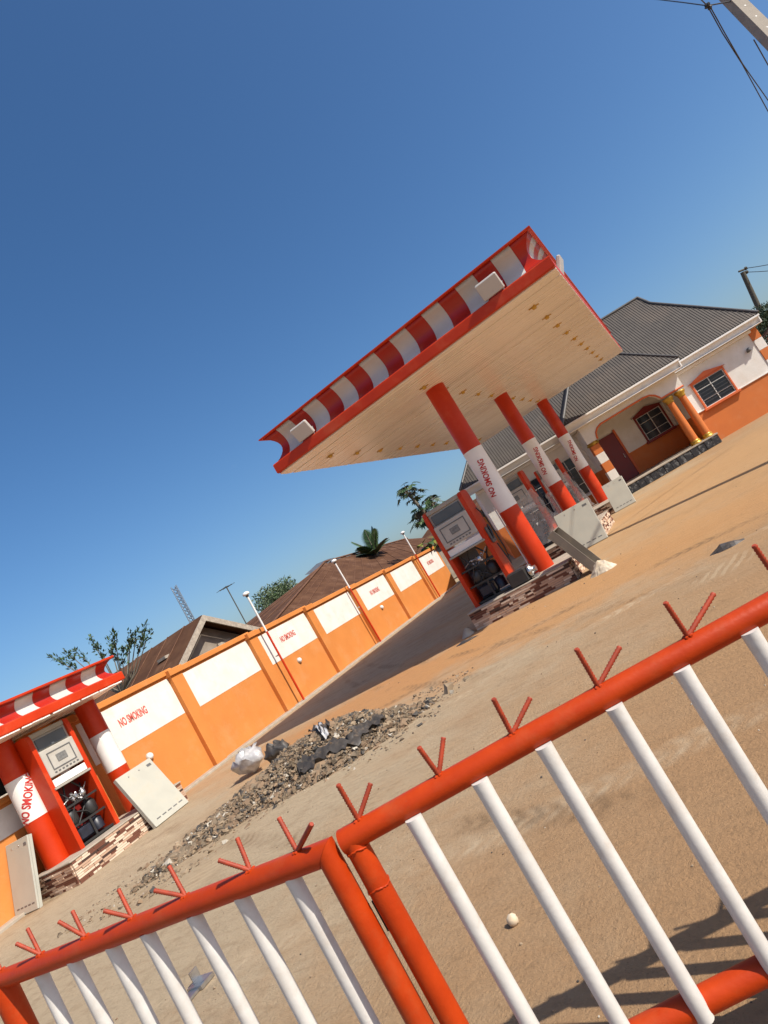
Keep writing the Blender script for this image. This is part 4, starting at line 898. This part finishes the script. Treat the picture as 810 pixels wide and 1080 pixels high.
while cnt < 20000:
    x, y = rnd.uniform(X0, X1), rnd.uniform(Y0, Y1); h = heap(x, y)
    if h <= 0.004 and not (rnd.random() < 0.05): continue
    if h <= 0.0005 and (min((Vector((x, y))-Vector((c.x, c.y))).length for c in ctr) > 1.15): continue
    s = min(0.09 if rnd.random() < 0.01 else 0.032, rnd.lognormvariate(-4.95, 0.7)*(4.0 if rnd.random() < 0.010 else 1.0)); cnt += 1
    mi = rnd.choices((0,1,2,3,4), (0.30,0.26,0.16,0.23,0.05))[0]
    m.chunk((x, y, h*0.95+s*0.1), (s*rnd.uniform(.6,1.5), s*rnd.uniform(.5,1.2), s*rnd.uniform(.25,.7)), 0.55, mi, rnd)
solo('rubble_heap', m, rubm, (-6.5, 7, 0), 'long low heap of broken concrete, soil and rubbish on the yard', 'rubble', kind='stuff')
def sheet(name, pts, w, m_, label, cat, seed, n=26, k=6, amp=0.10):
    rr = random.Random(seed); pts = [Vector(p) for p in pts]; mm = MB(); vs = []
    for i in range(n+1):
        f = i/n*(len(pts)-1); a = int(min(f, len(pts)-2)); p = pts[a].lerp(pts[a+1], f-a); d = (pts[a+1]-pts[a]).normalized(); sd_ = Vector((-d.y, d.x, 0))
        for j in range(k+1):
            q = p+sd_*w*((j/k-0.5)*(0.7+0.6*rr.random())); vs.append((q.x, q.y, max(0.02, heap(q.x, q.y)+0.02)+amp*(0.5+0.5*math.sin(i*1.3+j*2.1+rr.uniform(-.9,.9)))*rr.uniform(.3,1)))
    mm.add(vs, [(i*(k+1)+j, i*(k+1)+j+1, (i+1)*(k+1)+j+1, (i+1)*(k+1)+j) for i in range(n) for j in range(k)], 0, True)
    return solo(name, mm, m_, tuple(pts[len(pts)//2]), label, cat)
def zz(L):
    out = []
    for x, y in L:
        d = ray(x, y); o_ = Vector((0, 0, CAMH)); t = 5.0
        while t < 20 and (o_+d*t).z > heap((o_+d*t).x, (o_+d*t).y)+0.01: t += 0.01
        out.append(o_+d*t)
    return out
sheet('black_plastic_sheet', zz([(316,814),(335,802),(352,790),(372,784),(388,768),(406,758)]), 0.16, plastm, 'long torn black plastic sheet winding over the rubble heap', 'plastic sheet', 3, 30, 5, 0.08)
sheet('black_plastic_sheet', zz([(330,772),(338,768),(347,771)]), 0.16, plastm, 'short black plastic piece near the top of the rubble heap', 'plastic sheet', 4, 10, 5, 0.10)
sheet('silver_plastic_sheet', zz([(338,769),(343,774),(347,779)]), 0.09, bagm, 'small shiny silver wrapper on top of the rubble heap', 'plastic sheet', 6, 8, 4, 0.10)
bp = on_z(270, 815, 0.0)
def bag(c, rx, ry, h, seed):
    rr = random.Random(seed); mm = MB(); n, k = 18, 9; vs = []
    for i in range(k+1):
        f = i/k; th = f*math.pi*0.9
        for j in range(n):
            a = 2*math.pi*j/n; q = 1+rr.uniform(-.22,.22)+0.18*math.sin(3*a+f*4)
            vs.append(Vector(c)+Vector((rx*math.sin(th+0.35)*math.cos(a)*q, ry*math.sin(th+0.35)*math.sin(a)*q, max(0.005, h*(0.5+0.5*math.cos(th))*(1+rr.uniform(-.18,.18))))))
    mm.add(vs, [(i*n+j, (i+1)*n+j, (i+1)*n+(j+1)%n, i*n+(j+1)%n) for i in range(k) for j in range(n)], 0, True); mm.add(vs[:n], [tuple(range(n))])
    return mm
solo('plastic_bag', bag(bp, 0.27, 0.24, 0.42, 4), bagm, tuple(bp), 'crumpled silver grey plastic bag at the back of the rubble heap', 'bag')
bp2 = on_z(296, 800, 0.1); solo('plastic_bag', bag((bp2.x, bp2.y, 0), 0.22, 0.16, 0.36, 9), plastm, (bp2.x, bp2.y, 0), 'small dark crumpled bag beside the silver bag on the rubble', 'bag')
# loose pebbles and crumbs over the yard
m = MB(); rnd = random.Random(5)
for i in range(1500):
    r = rnd.uniform(0, 1)**0.6; x = rnd.uniform(-9, 4); y = 1.9+rnd.uniform(0, 1)**1.6*16; s = min(0.022, rnd.lognormvariate(-5.5, 0.5))
    m.blob((x, y, s*0.3), (s, s*rnd.uniform(.7,1.2), s*0.7), 5, 3, 0.25, rnd.choice((0,0,1,1,3,3,2,4)), rnd)
solo('loose_gravel', m, rubm, (0, 5, 0), 'scattered pebbles and crumbs over the yard', 'gravel', kind='stuff')

# ------------------------------------------------------------------ houses beyond the wall
def seam_roof(o, A, B, C, D, nm, pitch=0.9, m1=rust, m2=rust2):
    """A-B eave, D-C ridge; sheets with lapped seams"""
    A, B, C, D = map(Vector, (A, B, C, D)); nrm = (B-A).cross(D-A).normalized(); nrm = nrm if nrm.z > 0 else -nrm
    n = max(2, int((B-A).length/pitch)); r = None
    for i in range(n):
        t0, t1 = i/n, (i+1)/n; mm = MB(); lift = nrm*(0.012*(i % 2))
        q = [A.lerp(B,t0)+lift, A.lerp(B,t1)+lift, D.lerp(C,t1)+lift, D.lerp(C,t0)+lift]; mm.prism(q, -nrm*0.02); part(nm, mm, m1, o)
    mm = MB()
    for i in range(1, n): t = i/n; mm.tube([A.lerp(B,t)+nrm*0.015, D.lerp(C,t)+nrm*0.015], 0.018, 5)
    part('roof_seams', mm, m2, o)
h1 = thing('neighbour_house', (-18, 17.3, 0), 'house with rusty brown gable roof and pale barge boards beyond the wall, left', 'house')
GX = -15.6
pkY, pkZ = 17.1, 3.98; lY, lZ, rY, rZ = 15.2, 2.85, 19.3, 2.80
m = MB(); m.prism([(GX-0.5,lY+0.3,-0.2),(GX-0.5,rY-0.3,-0.2),(GX-0.5,rY-0.3,rZ),(GX-0.5,pkY,pkZ-0.15),(GX-0.5,lY+0.3,lZ)], (-9,0,0)); part('wall', m, dwall, h1)
seam_roof(h1, (GX-10,lY-0.4,lZ-0.25), (GX,lY-0.4,lZ-0.25), (GX,pkY,pkZ), (GX-10,pkY,pkZ), 'roof_sheet')
seam_roof(h1, (GX,rY+0.4,rZ-0.25), (GX-10,rY+0.4,rZ-0.25), (GX-10,pkY,pkZ), (GX,pkY,pkZ), 'roof_sheet')
for (y, z) in ((lY-0.4, lZ-0.25), (rY+0.4, rZ-0.25)):
    m = MB(); m.prism([(GX+0.02,pkY,pkZ-0.02),(GX+0.02,pkY,pkZ-0.24),(GX+0.02,y,z-0.22),(GX+0.02,y,z)], (0.05,0,0)); part('barge_board', m, oldwood, h1)
m = MB(); m.box((GX-0.49,17.6,1.6),(GX-0.42,18.3,2.9)); part('window', m, oldwood, h1)
m = MB(); m.box((GX-1.4,15.8,3.27),(GX-1.0,16.1,3.36)); part('roof_patch', m, oldwood, h1)
o = thing('lattice_mast', (-16.2, 17.22, 3.9), 'short grey lattice radio mast above the gable of the left brown house', 'mast')
m = MB(); mx, my = -16.2, 17.25
for k in range(3):
    a = 2.1*k; m.tube([(mx+0.11*math.cos(a),my+0.11*math.sin(a),3.75),(mx+0.11*math.cos(a),my+0.11*math.sin(a),5.38)], 0.018, 6)
part('legs', m, steel, o); m = MB()
for i in range(11):
    for k in range(3):
        a, b = 2.1*k, 2.1*(k+1); z = 3.8+0.14*i; m.tube([(mx+0.11*math.cos(a),my+0.11*math.sin(a),z),(mx+0.11*math.cos(b),my+0.11*math.sin(b),z+0.14)], 0.011, 5)
part('lattice', m, steel, o)
o = thing('tv_antenna', (-16.4, 19.7, 0), 'thin television antenna on a pole beside the left brown house', 'antenna')
m = MB(); m.tube([(-16.4,19.85,0),(-16.4,19.9,4.78)], 0.022, 6); part('pole', m, wood, o)
m = MB(); m.tube([(-16.4,19.45,4.70),(-16.4,20.25,4.76)], 0.014, 5)
for k in range(4): m.tube([(-16.65,19.55+0.2*k,4.71+0.012*k),(-16.15,19.55+0.2*k,4.71+0.012*k)], 0.009, 5)
part('boom', m, wood, o)
h2 = thing('neighbour_house', (-19, 31, 0), 'long low house with rusty hip roof beyond the middle of the wall', 'house')
E0, E1 = Vector((-15.2, 19.6, 2.55)), Vector((-15.2, 41, 2.35)); K0, K1 = Vector((-18.4, 30.4, 4.46)), Vector((-18.4, 41.5, 3.80))
m = MB(); m.box((-24, 20.6, -0.2), (-15.7, 40.5, 2.3)); part('wall', m, dwall, h2)
seam_roof(h2, E0, E1, K1, K0, 'roof_sheet', 1.1)
seam_roof(h2, (-24, 19.6, 2.55), E0, K0, K0+Vector((-0.02,0,0)), 'roof_sheet', 1.6)
m = MB(); m.tube([K0+Vector((0.03,-0.05,0.06)), K1+Vector((0,0,0.05))], 0.05, 6); m.tube([E0+Vector((0,0,.05)), K0+Vector((0,0,0.06))], 0.05, 6); part('ridge_cap', m, rust2, h2)
m = MB(); m.prism([(-18.6,29.6,4.30),(-18.2,29.5,4.18),(-18.2,31.2,4.50),(-18.6,31.2,4.62)], (-0.8,0,0.12)); part('torn_sheet', m, pdark, h2)
h3 = thing('neighbour_house', (-15, 44, 0), 'distant brown roofed house behind the papaya tree', 'house')
m = MB(); m.box((-19, 41.9, -0.2), (-12.9, 47, 2.4)); part('wall', m, dwall, h3)
seam_roof(h3, (-19.5,41.5,2.5), (-12.5,41.5,2.5), (-14,44.5,3.55), (-18,44.5,3.75), 'roof_sheet', 1.2)
h4 = thing('neighbour_house', (-9, 38, 0), 'brown block house with a dark window behind the far wall', 'house')
m = MB(); m.box((-12.9, 36.5, -0.2), (-5.5, 42, 2.75)); part('wall', m, mat('brown_block', (0.34,0.22,0.15), 0.9, (0.26,0.17,0.11), 6), h4)
m = MB(); m.box((-11.3, 36.44, 1.9), (-9.5, 36.499, 2.6)); part('window', m, glass, h4)
seam_roof(h4, (-13.3,36.1,2.72), (-5.2,36.1,2.72), (-5.2,38.5,3.55), (-12,38.5,3.55), 'roof_sheet', 1.0)
sh = thing('shed', (-15.5, 7.6, 0), 'dark open shed beyond the wall at the left edge', 'shed')
m = MB(); m.box((-19, 3.5, 0), (-16.5, 10.6, 3.05)); part('wall', m, mat('dark_shed_board', (0.035,0.030,0.028), 0.9, (0.02,0.018,0.016), 5), sh)
m = MB(); m.prism([(-14.2,3.2,2.95),(-14.2,10.9,2.95),(-19.3,10.9,3.3),(-19.3,3.2,3.3)], (0,0,0.06)); part('roof', m, rust, sh)
m = MB(); m.box((-14.6,3.3,2.70),(-14.45,10.8,2.82)); part('eave_beam', m, oldwood, sh)
m = MB(); m.tube([(-14.5,3.4,1.9),(-14.5,10.7,1.9)], 0.03, 6); m.tube([(-14.5,3.4,1.6),(-14.5,10.7,1.6)], 0.03, 6); part('rail', m, oldwood, sh)
for y in (4.0, 7.0, 10.4):
    m = MB(); m.tube([(-14.5,y,0),(-14.5,y,2.7)], 0.05, 8); part('post', m, oldwood, sh)
# building beyond the house on the right
h5 = thing('neighbour_house', (9, 42, 0), 'dark roofed house peeping out beyond the right corner of the white house', 'house')
m = MB(); m.box((6.2, 36.5, -0.2), (14, 44, 2.9)); part('wall', m, horange, h5)
m = MB(); m.box((6.19, 37.2, 1.9), (6.199, 41, 2.6)); m.box((6.5, 36.49, 1.7), (8.5, 36.499, 2.7)); part('window', m, black, h5)
seam_roof(h5, (5.6,36,2.9), (14.5,36,2.9), (13,40,4.3), (8,40,4.3), 'roof_sheet', 1.0)
seam_roof(h5, (5.6,44,2.9), (5.6,36,2.9), (8,40,4.3), (8,40.02,4.3), 'roof_sheet', 1.0)

# ------------------------------------------------------------------ trees
def leaf_quad(mm, p, d, s, w, rr, mi=0):
    d = Vector(d).normalized(); sd_ = d.cross(Vector((rr.uniform(-1,1), rr.uniform(-1,1), rr.uniform(-1,1)))).normalized(); up = sd_.cross(d)
    p = Vector(p); mm.add([p, p+d*s*0.45+sd_*w/2-up*0.1*s, p+d*s-up*0.05*s, p+d*s*0.45-sd_*w/2-up*0.1*s], [(0,1,2,3)], mi)
def papaya(loc, heads, label, seed):
    rr = random.Random(seed); o = thing('papaya_tree', loc, label, 'tree')
    mt = MB(); ml = MB(); L = Vector(loc)
    for (dx, dy, hz, rad) in heads:
        H_ = L+Vector((dx, dy, hz)); mt.tube([L+Vector((dx*0.1,dy*0.1,0)), L+Vector((dx*0.3,dy*0.3,hz*0.55)), H_], [0.17,0.13,0.07], 9)
        for i in range(34):
            az = rr.uniform(0, 6.283); el = rr.uniform(-0.9, 1.3); rlen = rad*rr.uniform(0.45, 0.95)
            c = H_+Vector((math.cos(az)*math.cos(el)*rlen, math.sin(az)*math.cos(el)*rlen, math.sin(el)*rlen*0.8)); mt.tube([H_-Vector((0,0,rr.uniform(0,.4))), H_.lerp(c,.6)+Vector((0,0,.1)), c], 0.013, 4)
            dirn = Vector((math.cos(az), math.sin(az), rr.uniform(-1.1,.25))).normalized(); sd_ = dirn.cross(Vector((0,0,1))).normalized(); mi = rr.choices((0,1,2), (.55,.35,.10))[0]
            for k in range(7):       # lobes of a palmate leaf
                a = (k-3)*0.55; d = (dirn*math.cos(a)+sd_*math.sin(a)); s = rad*0.42*(1-0.09*abs(k-3))*rr.uniform(.85,1.1)
                sl = d.cross(dirn.cross(sd_)).normalized()
                ml.add([c, c+d*s*0.5+sl*s*0.17+Vector((0,0,-.02)), c+d*s+Vector((0,0,-.14*s-rr.uniform(0,.08))), c+d*s*0.5-sl*s*0.17+Vector((0,0,-.02))], [(0,1,2,3)], mi)
    part('trunk', mt, trunkm, o); part('crown', ml, [leafA, leafB, leafC], o)
D = 34.0
def at(x, y, dist): d = ray(x, y); return Vector((0,0,CAMH))+d*dist
p1, p2, p3 = at(431,521,D), at(443,547,D), at(456,531,D)
base = Vector((p2.x+0.6, p2.y+0.4, 0))
papaya((base.x, base.y, 0), [(p1.x-base.x,p1.y-base.y,p1.z,0.86),(p2.x-base.x,p2.y-base.y,p2.z,0.80),(p3.x-base.x,p3.y-base.y,p3.z,0.72)], 'tall papaya tree with drooping leaves behind the nearest fuel pump', 4)
def cluster_tree(loc, ends, label, seed, leaf, ls=0.16, nl=90, cr_=0.16, clen=0.6, up=True, nm='tree', shape='brush'):
    rr = random.Random(seed); o = thing(nm, loc, label, 'tree'); mt = MB(); ml = MB(); L = Vector(loc)
    fork = L+Vector((0,0,(0.62 if nm == 'frangipani_tree' else 0.45)*max(e[2] for e in ends)))
    mt.tube([L, L.lerp(fork,.5)+Vector((.05,.03,0)), fork], [0.14,0.11,0.09], 8)
    for e in ends:
        E_ = L+Vector(e); d = (E_-fork).normalized(); mt.tube([fork, fork.lerp(E_,.5)+Vector((0,0,-.15)), E_], [0.035,0.02,0.010] if shape == 'brush' else [0.05,0.03,0.014], 6)
        ln = clen*rr.uniform(.7,1.2)
        for i in range(nl):
            t = rr.random()
            if shape == 'brush': c = E_+d*ln*(t-0.45)+Vector((rr.gauss(0,1),rr.gauss(0,1),rr.gauss(0,1)))*cr_*0.45*(0.6+math.sin(t*3.1)); dv = d*1.2+Vector((rr.gauss(0,1),rr.gauss(0,1),rr.gauss(0,1)))*0.8
            else:
                v = Vector((rr.gauss(0,1),rr.gauss(0,1),rr.gauss(0,1))).normalized()*rr.random()**.4; c = E_+v*cr_; dv = v+Vector((rr.gauss(0,1),rr.gauss(0,1),rr.gauss(0,1)))*.7
            leaf_quad(ml, c, dv, ls*rr.uniform(.7,1.3), ls*0.42, rr, rr.choices((0,1),(.7,.3))[0])
    part('trunk', mt, trunkm, o); part('crown', ml, leaf, o)
def ends_from_px(loc, px, dist, jit=0.3, seed=1):
    rr = random.Random(seed); out = []
    for x, y in px: P = at(x, y, dist+rr.uniform(-jit, jit)); out.append((P.x-loc[0], P.y-loc[1], P.z))
    return out
b0 = at(112,700,19); loc = (b0.x, b0.y, 0)
cluster_tree(loc, ends_from_px(loc, [(62,697),(74,701),(75,692),(88,694),(100,681),(107,689),(121,675),(117,684),(122,690),(137,677),(135,685),(143,674),(151,667),(154,676),(148,681),(129,694)], 19, 0.5, 3), 'bare limbed tree with tufts of dark leaves behind the small canopy', 11, [leafB, leafA], 0.12, 52, 0.065, 0.55, nm='frangipani_tree')
b0 = at(292,640,40); loc = (b0.x, b0.y, 0)
cluster_tree(loc, ends_from_px(loc, [(277,634),(283,629),(290,625),(297,622),(303,619),(295,630),(287,636),(300,627),(281,640),(292,637),(306,624),(300,634)], 40, 1.0, 5), 'pale feathery tree far behind the two brown roofs', 12, [leafC, leafA], 0.20, 260, 0.62, 0.6, nm='feathery_tree', shape='ball')
def palm(loc, crown, fr, L0, label, seed):
    rr = random.Random(seed); o = thing('palm_tree', loc, label, 'tree'); mt = MB(); ml = MB(); C = Vector(crown); Lc = Vector(loc)
    mt.tube([Lc, Lc.lerp(C, .6)+Vector((.1,0,0)), C], [0.2,0.16,0.13], 9)
    for i in range(fr):
        az = 6.283*i/fr*2.4+rr.uniform(-.2,.2); el = rr.uniform(0.45, 1.45); ln = L0*rr.uniform(.8,1.15); d = Vector((math.cos(az)*math.cos(el), math.sin(az)*math.cos(el), math.sin(el))); sd_ = Vector((-math.sin(az), math.cos(az), 0)); pts = []
        for k in range(9): t = k/8; pts.append(C+d*ln*t+Vector((0,0,-0.42*ln*t*t*math.cos(el))))
        mt.tube(pts, [0.03-0.003*k for k in range(9)], 4)
        for k in range(3, 34):
            t = k/33*7.99; a_ = int(t); p = pts[a_].lerp(pts[a_+1], t-a_); tg = (pts[a_+1]-pts[a_]).normalized(); w = 0.36*ln*math.sin(math.pi*(0.12+0.85*k/33))
            for sg in (-1, 1):
                e = p+sd_*sg*w*0.75+tg*w*0.75+Vector((0,0,-0.18*w)); q = tg*0.03*ln
                ml.add([p-q, p+q, e], [(0,1,2)], rr.choices((0,1),(.6,.4))[0])
    part('trunk', mt, trunkm, o); part('crown', ml, [leafA, leafB], o)
cw = at(397,585,38)
palm((cw.x, cw.y, 0), tuple(cw), 17, 1.75, 'dark green palm crown rising behind the long rusty roof', 13)
b0 = at(800,345,55); loc = (b0.x, b0.y, 0)
cluster_tree(loc, ends_from_px(loc, [(790,342),(797,338),(804,333),(808,344),(800,347),(812,330),(816,340),(822,335),(795,349),(806,338),(812,350),(824,348)], 52, 1.2, 7), 'dark round tree behind the leaning pole beyond the house', 14, [leafB, leafB], 0.26, 260, 0.85, 0.6, nm='mango_tree', shape='ball')
o = thing('banana_plant', tuple(Vector((*at(452,570,33).xy, 0))), 'yellow green banana leaves over the wall below the papaya tree', 'plant'); rr = random.Random(3); m = MB(); P0 = at(452,572,33)
for i in range(13):
    az = rr.uniform(0, 6.28); a = Vector((math.cos(az), math.sin(az), 0)); n_ = 7; ln = rr.uniform(.8,1.5); vs = []; sd_ = Vector((-a.y, a.x, 0)); Q = P0+Vector((rr.uniform(-.7,.7),rr.uniform(-.5,.5),rr.uniform(-.6,0)))
    for k in range(n_+1): t = k/n_; c = Q+a*ln*t*0.7+Vector((0,0,ln*(0.7*t-0.75*t*t))); wd = 0.16*math.sin(math.pi*min(.97,t*0.9+0.08)); vs += [c+sd_*wd, c-sd_*wd]
    m.add(vs, [(2*k,2*k+2,2*k+3,2*k+1) for k in range(n_)], rr.choices((0,1),(.55,.45))[0])
part('leaves', m, [leafY, leafA], o)
m = MB(); m.tube([(P0.x,P0.y,0),(P0.x,P0.y,P0.z)], [0.13,0.08], 8); part('stem', m, leafC, o)

# ------------------------------------------------------------------ power poles and wires
def through(pa, pb, da, db):
    a, b = at(*pa, da), at(*pb, db); return a, b
a, b = at(777,4,12.3), at(809,36,11.9); d = (b-a).normalized(); foot = a+d*((0-a.z)/d.z); top = a-d*1.2
o = thing('utility_pole', tuple(foot), 'near leaning concrete utility pole at the top right corner', 'utility pole')
x_ = d.cross(_fw).normalized(); y_ = d.cross(x_)
m = MB(); wt, wb_ = 0.11, 0.17
vs = [top+x_*sx*wt+y_*sy*wt*0.75 for sx, sy in ((-1,-1),(1,-1),(1,1),(-1,1))]+[foot+x_*sx*wb_+y_*sy*wb_*0.75 for sx, sy in ((-1,-1),(1,-1),(1,1),(-1,1))]
m.add(vs, [(0,1,2,3),(7,6,5,4),(0,4,5,1),(1,5,6,2),(2,6,7,3),(3,7,4,0)]); part('shaft', m, cpole, o)
m = MB()
for k in range(14):
    c = top+d*(0.35+0.36*k); wy = wt*0.75+(wb_-wt)*0.75*((0.35+0.36*k)/(foot-top).length)
    for sg in (-1, 1): m.tube([c+y_*sg*(wy-0.01), c+y_*sg*(wy+0.002)], 0.017, 8)
part('bolt_hole', m, pdark, o)
ins = at(746,6,11.87); m = MB(); m.tube([a+x_*0-d*0.1, ins], 0.012, 6); m.blob(ins, 0.05, 8, 6, .2); m.blob(ins+Vector((.02,.02,-.05)), 0.04, 8, 6, .2); part('insulator', m, black, o)
def wire(pts, label, r=0.011):
    m = MB(); m.tube(pts, r, 5); return solo('power_wire', m, black, tuple(pts[0]), label, 'wire', 'overhead wires')
wire([ins, at(720,2.5,13.07), at(690,-1,14.79), at(600,-40,18.92)], 'wire running left from the insulator of the near concrete pole')
wire([ins, at(762,35,12.38), at(783,68,13.24), at(812,121,14.79), at(850,185,17.20)], 'outer of two twisted wires hanging down right from the insulator')
wire([ins+Vector((0.03,0,0.02)), at(765,36,12.38), at(783.5,68,13.24), at(813,110,14.79), at(860,180,17.20)], 'inner of two twisted wires hanging down right from the insulator')
wire([at(795,42,11.78), at(812,72,12.56), at(850,140,14.62)], 'single wire dropping from the near concrete pole')
wire([ins, at(738,-2,11.18), at(725,-30,10.32)], 'wire rising out of frame from the insulator')
a, b = at(783,287,58), at(810,346,58); d = (b-a).normalized(); foot = a+d*((0-a.z)/d.z)
o = thing('utility_pole', tuple(foot), 'far leaning wooden utility pole beyond the white house', 'utility pole')
m = MB(); m.tube([foot, b, a], [0.30,0.26,0.20], 10); part('shaft', m, wood, o)
m = MB(); m.tube([at(779,286.5,58), at(788,283,58)], 0.09, 6); m.blob(at(786.5,283,58), 0.16, 7, 5, .1); m.blob(at(787.5,287,58), 0.16, 7, 5, .1); part('cross_arm', m, wood, o)
wire([at(786.5,283,58), at(800,281,57), at(850,272,55)], 'upper wire leaving the far wooden pole to the right', 0.03)
wire([at(787.5,287,58), at(800,286.5,57), at(850,283,55)], 'lower wire leaving the far wooden pole to the right', 0.03)
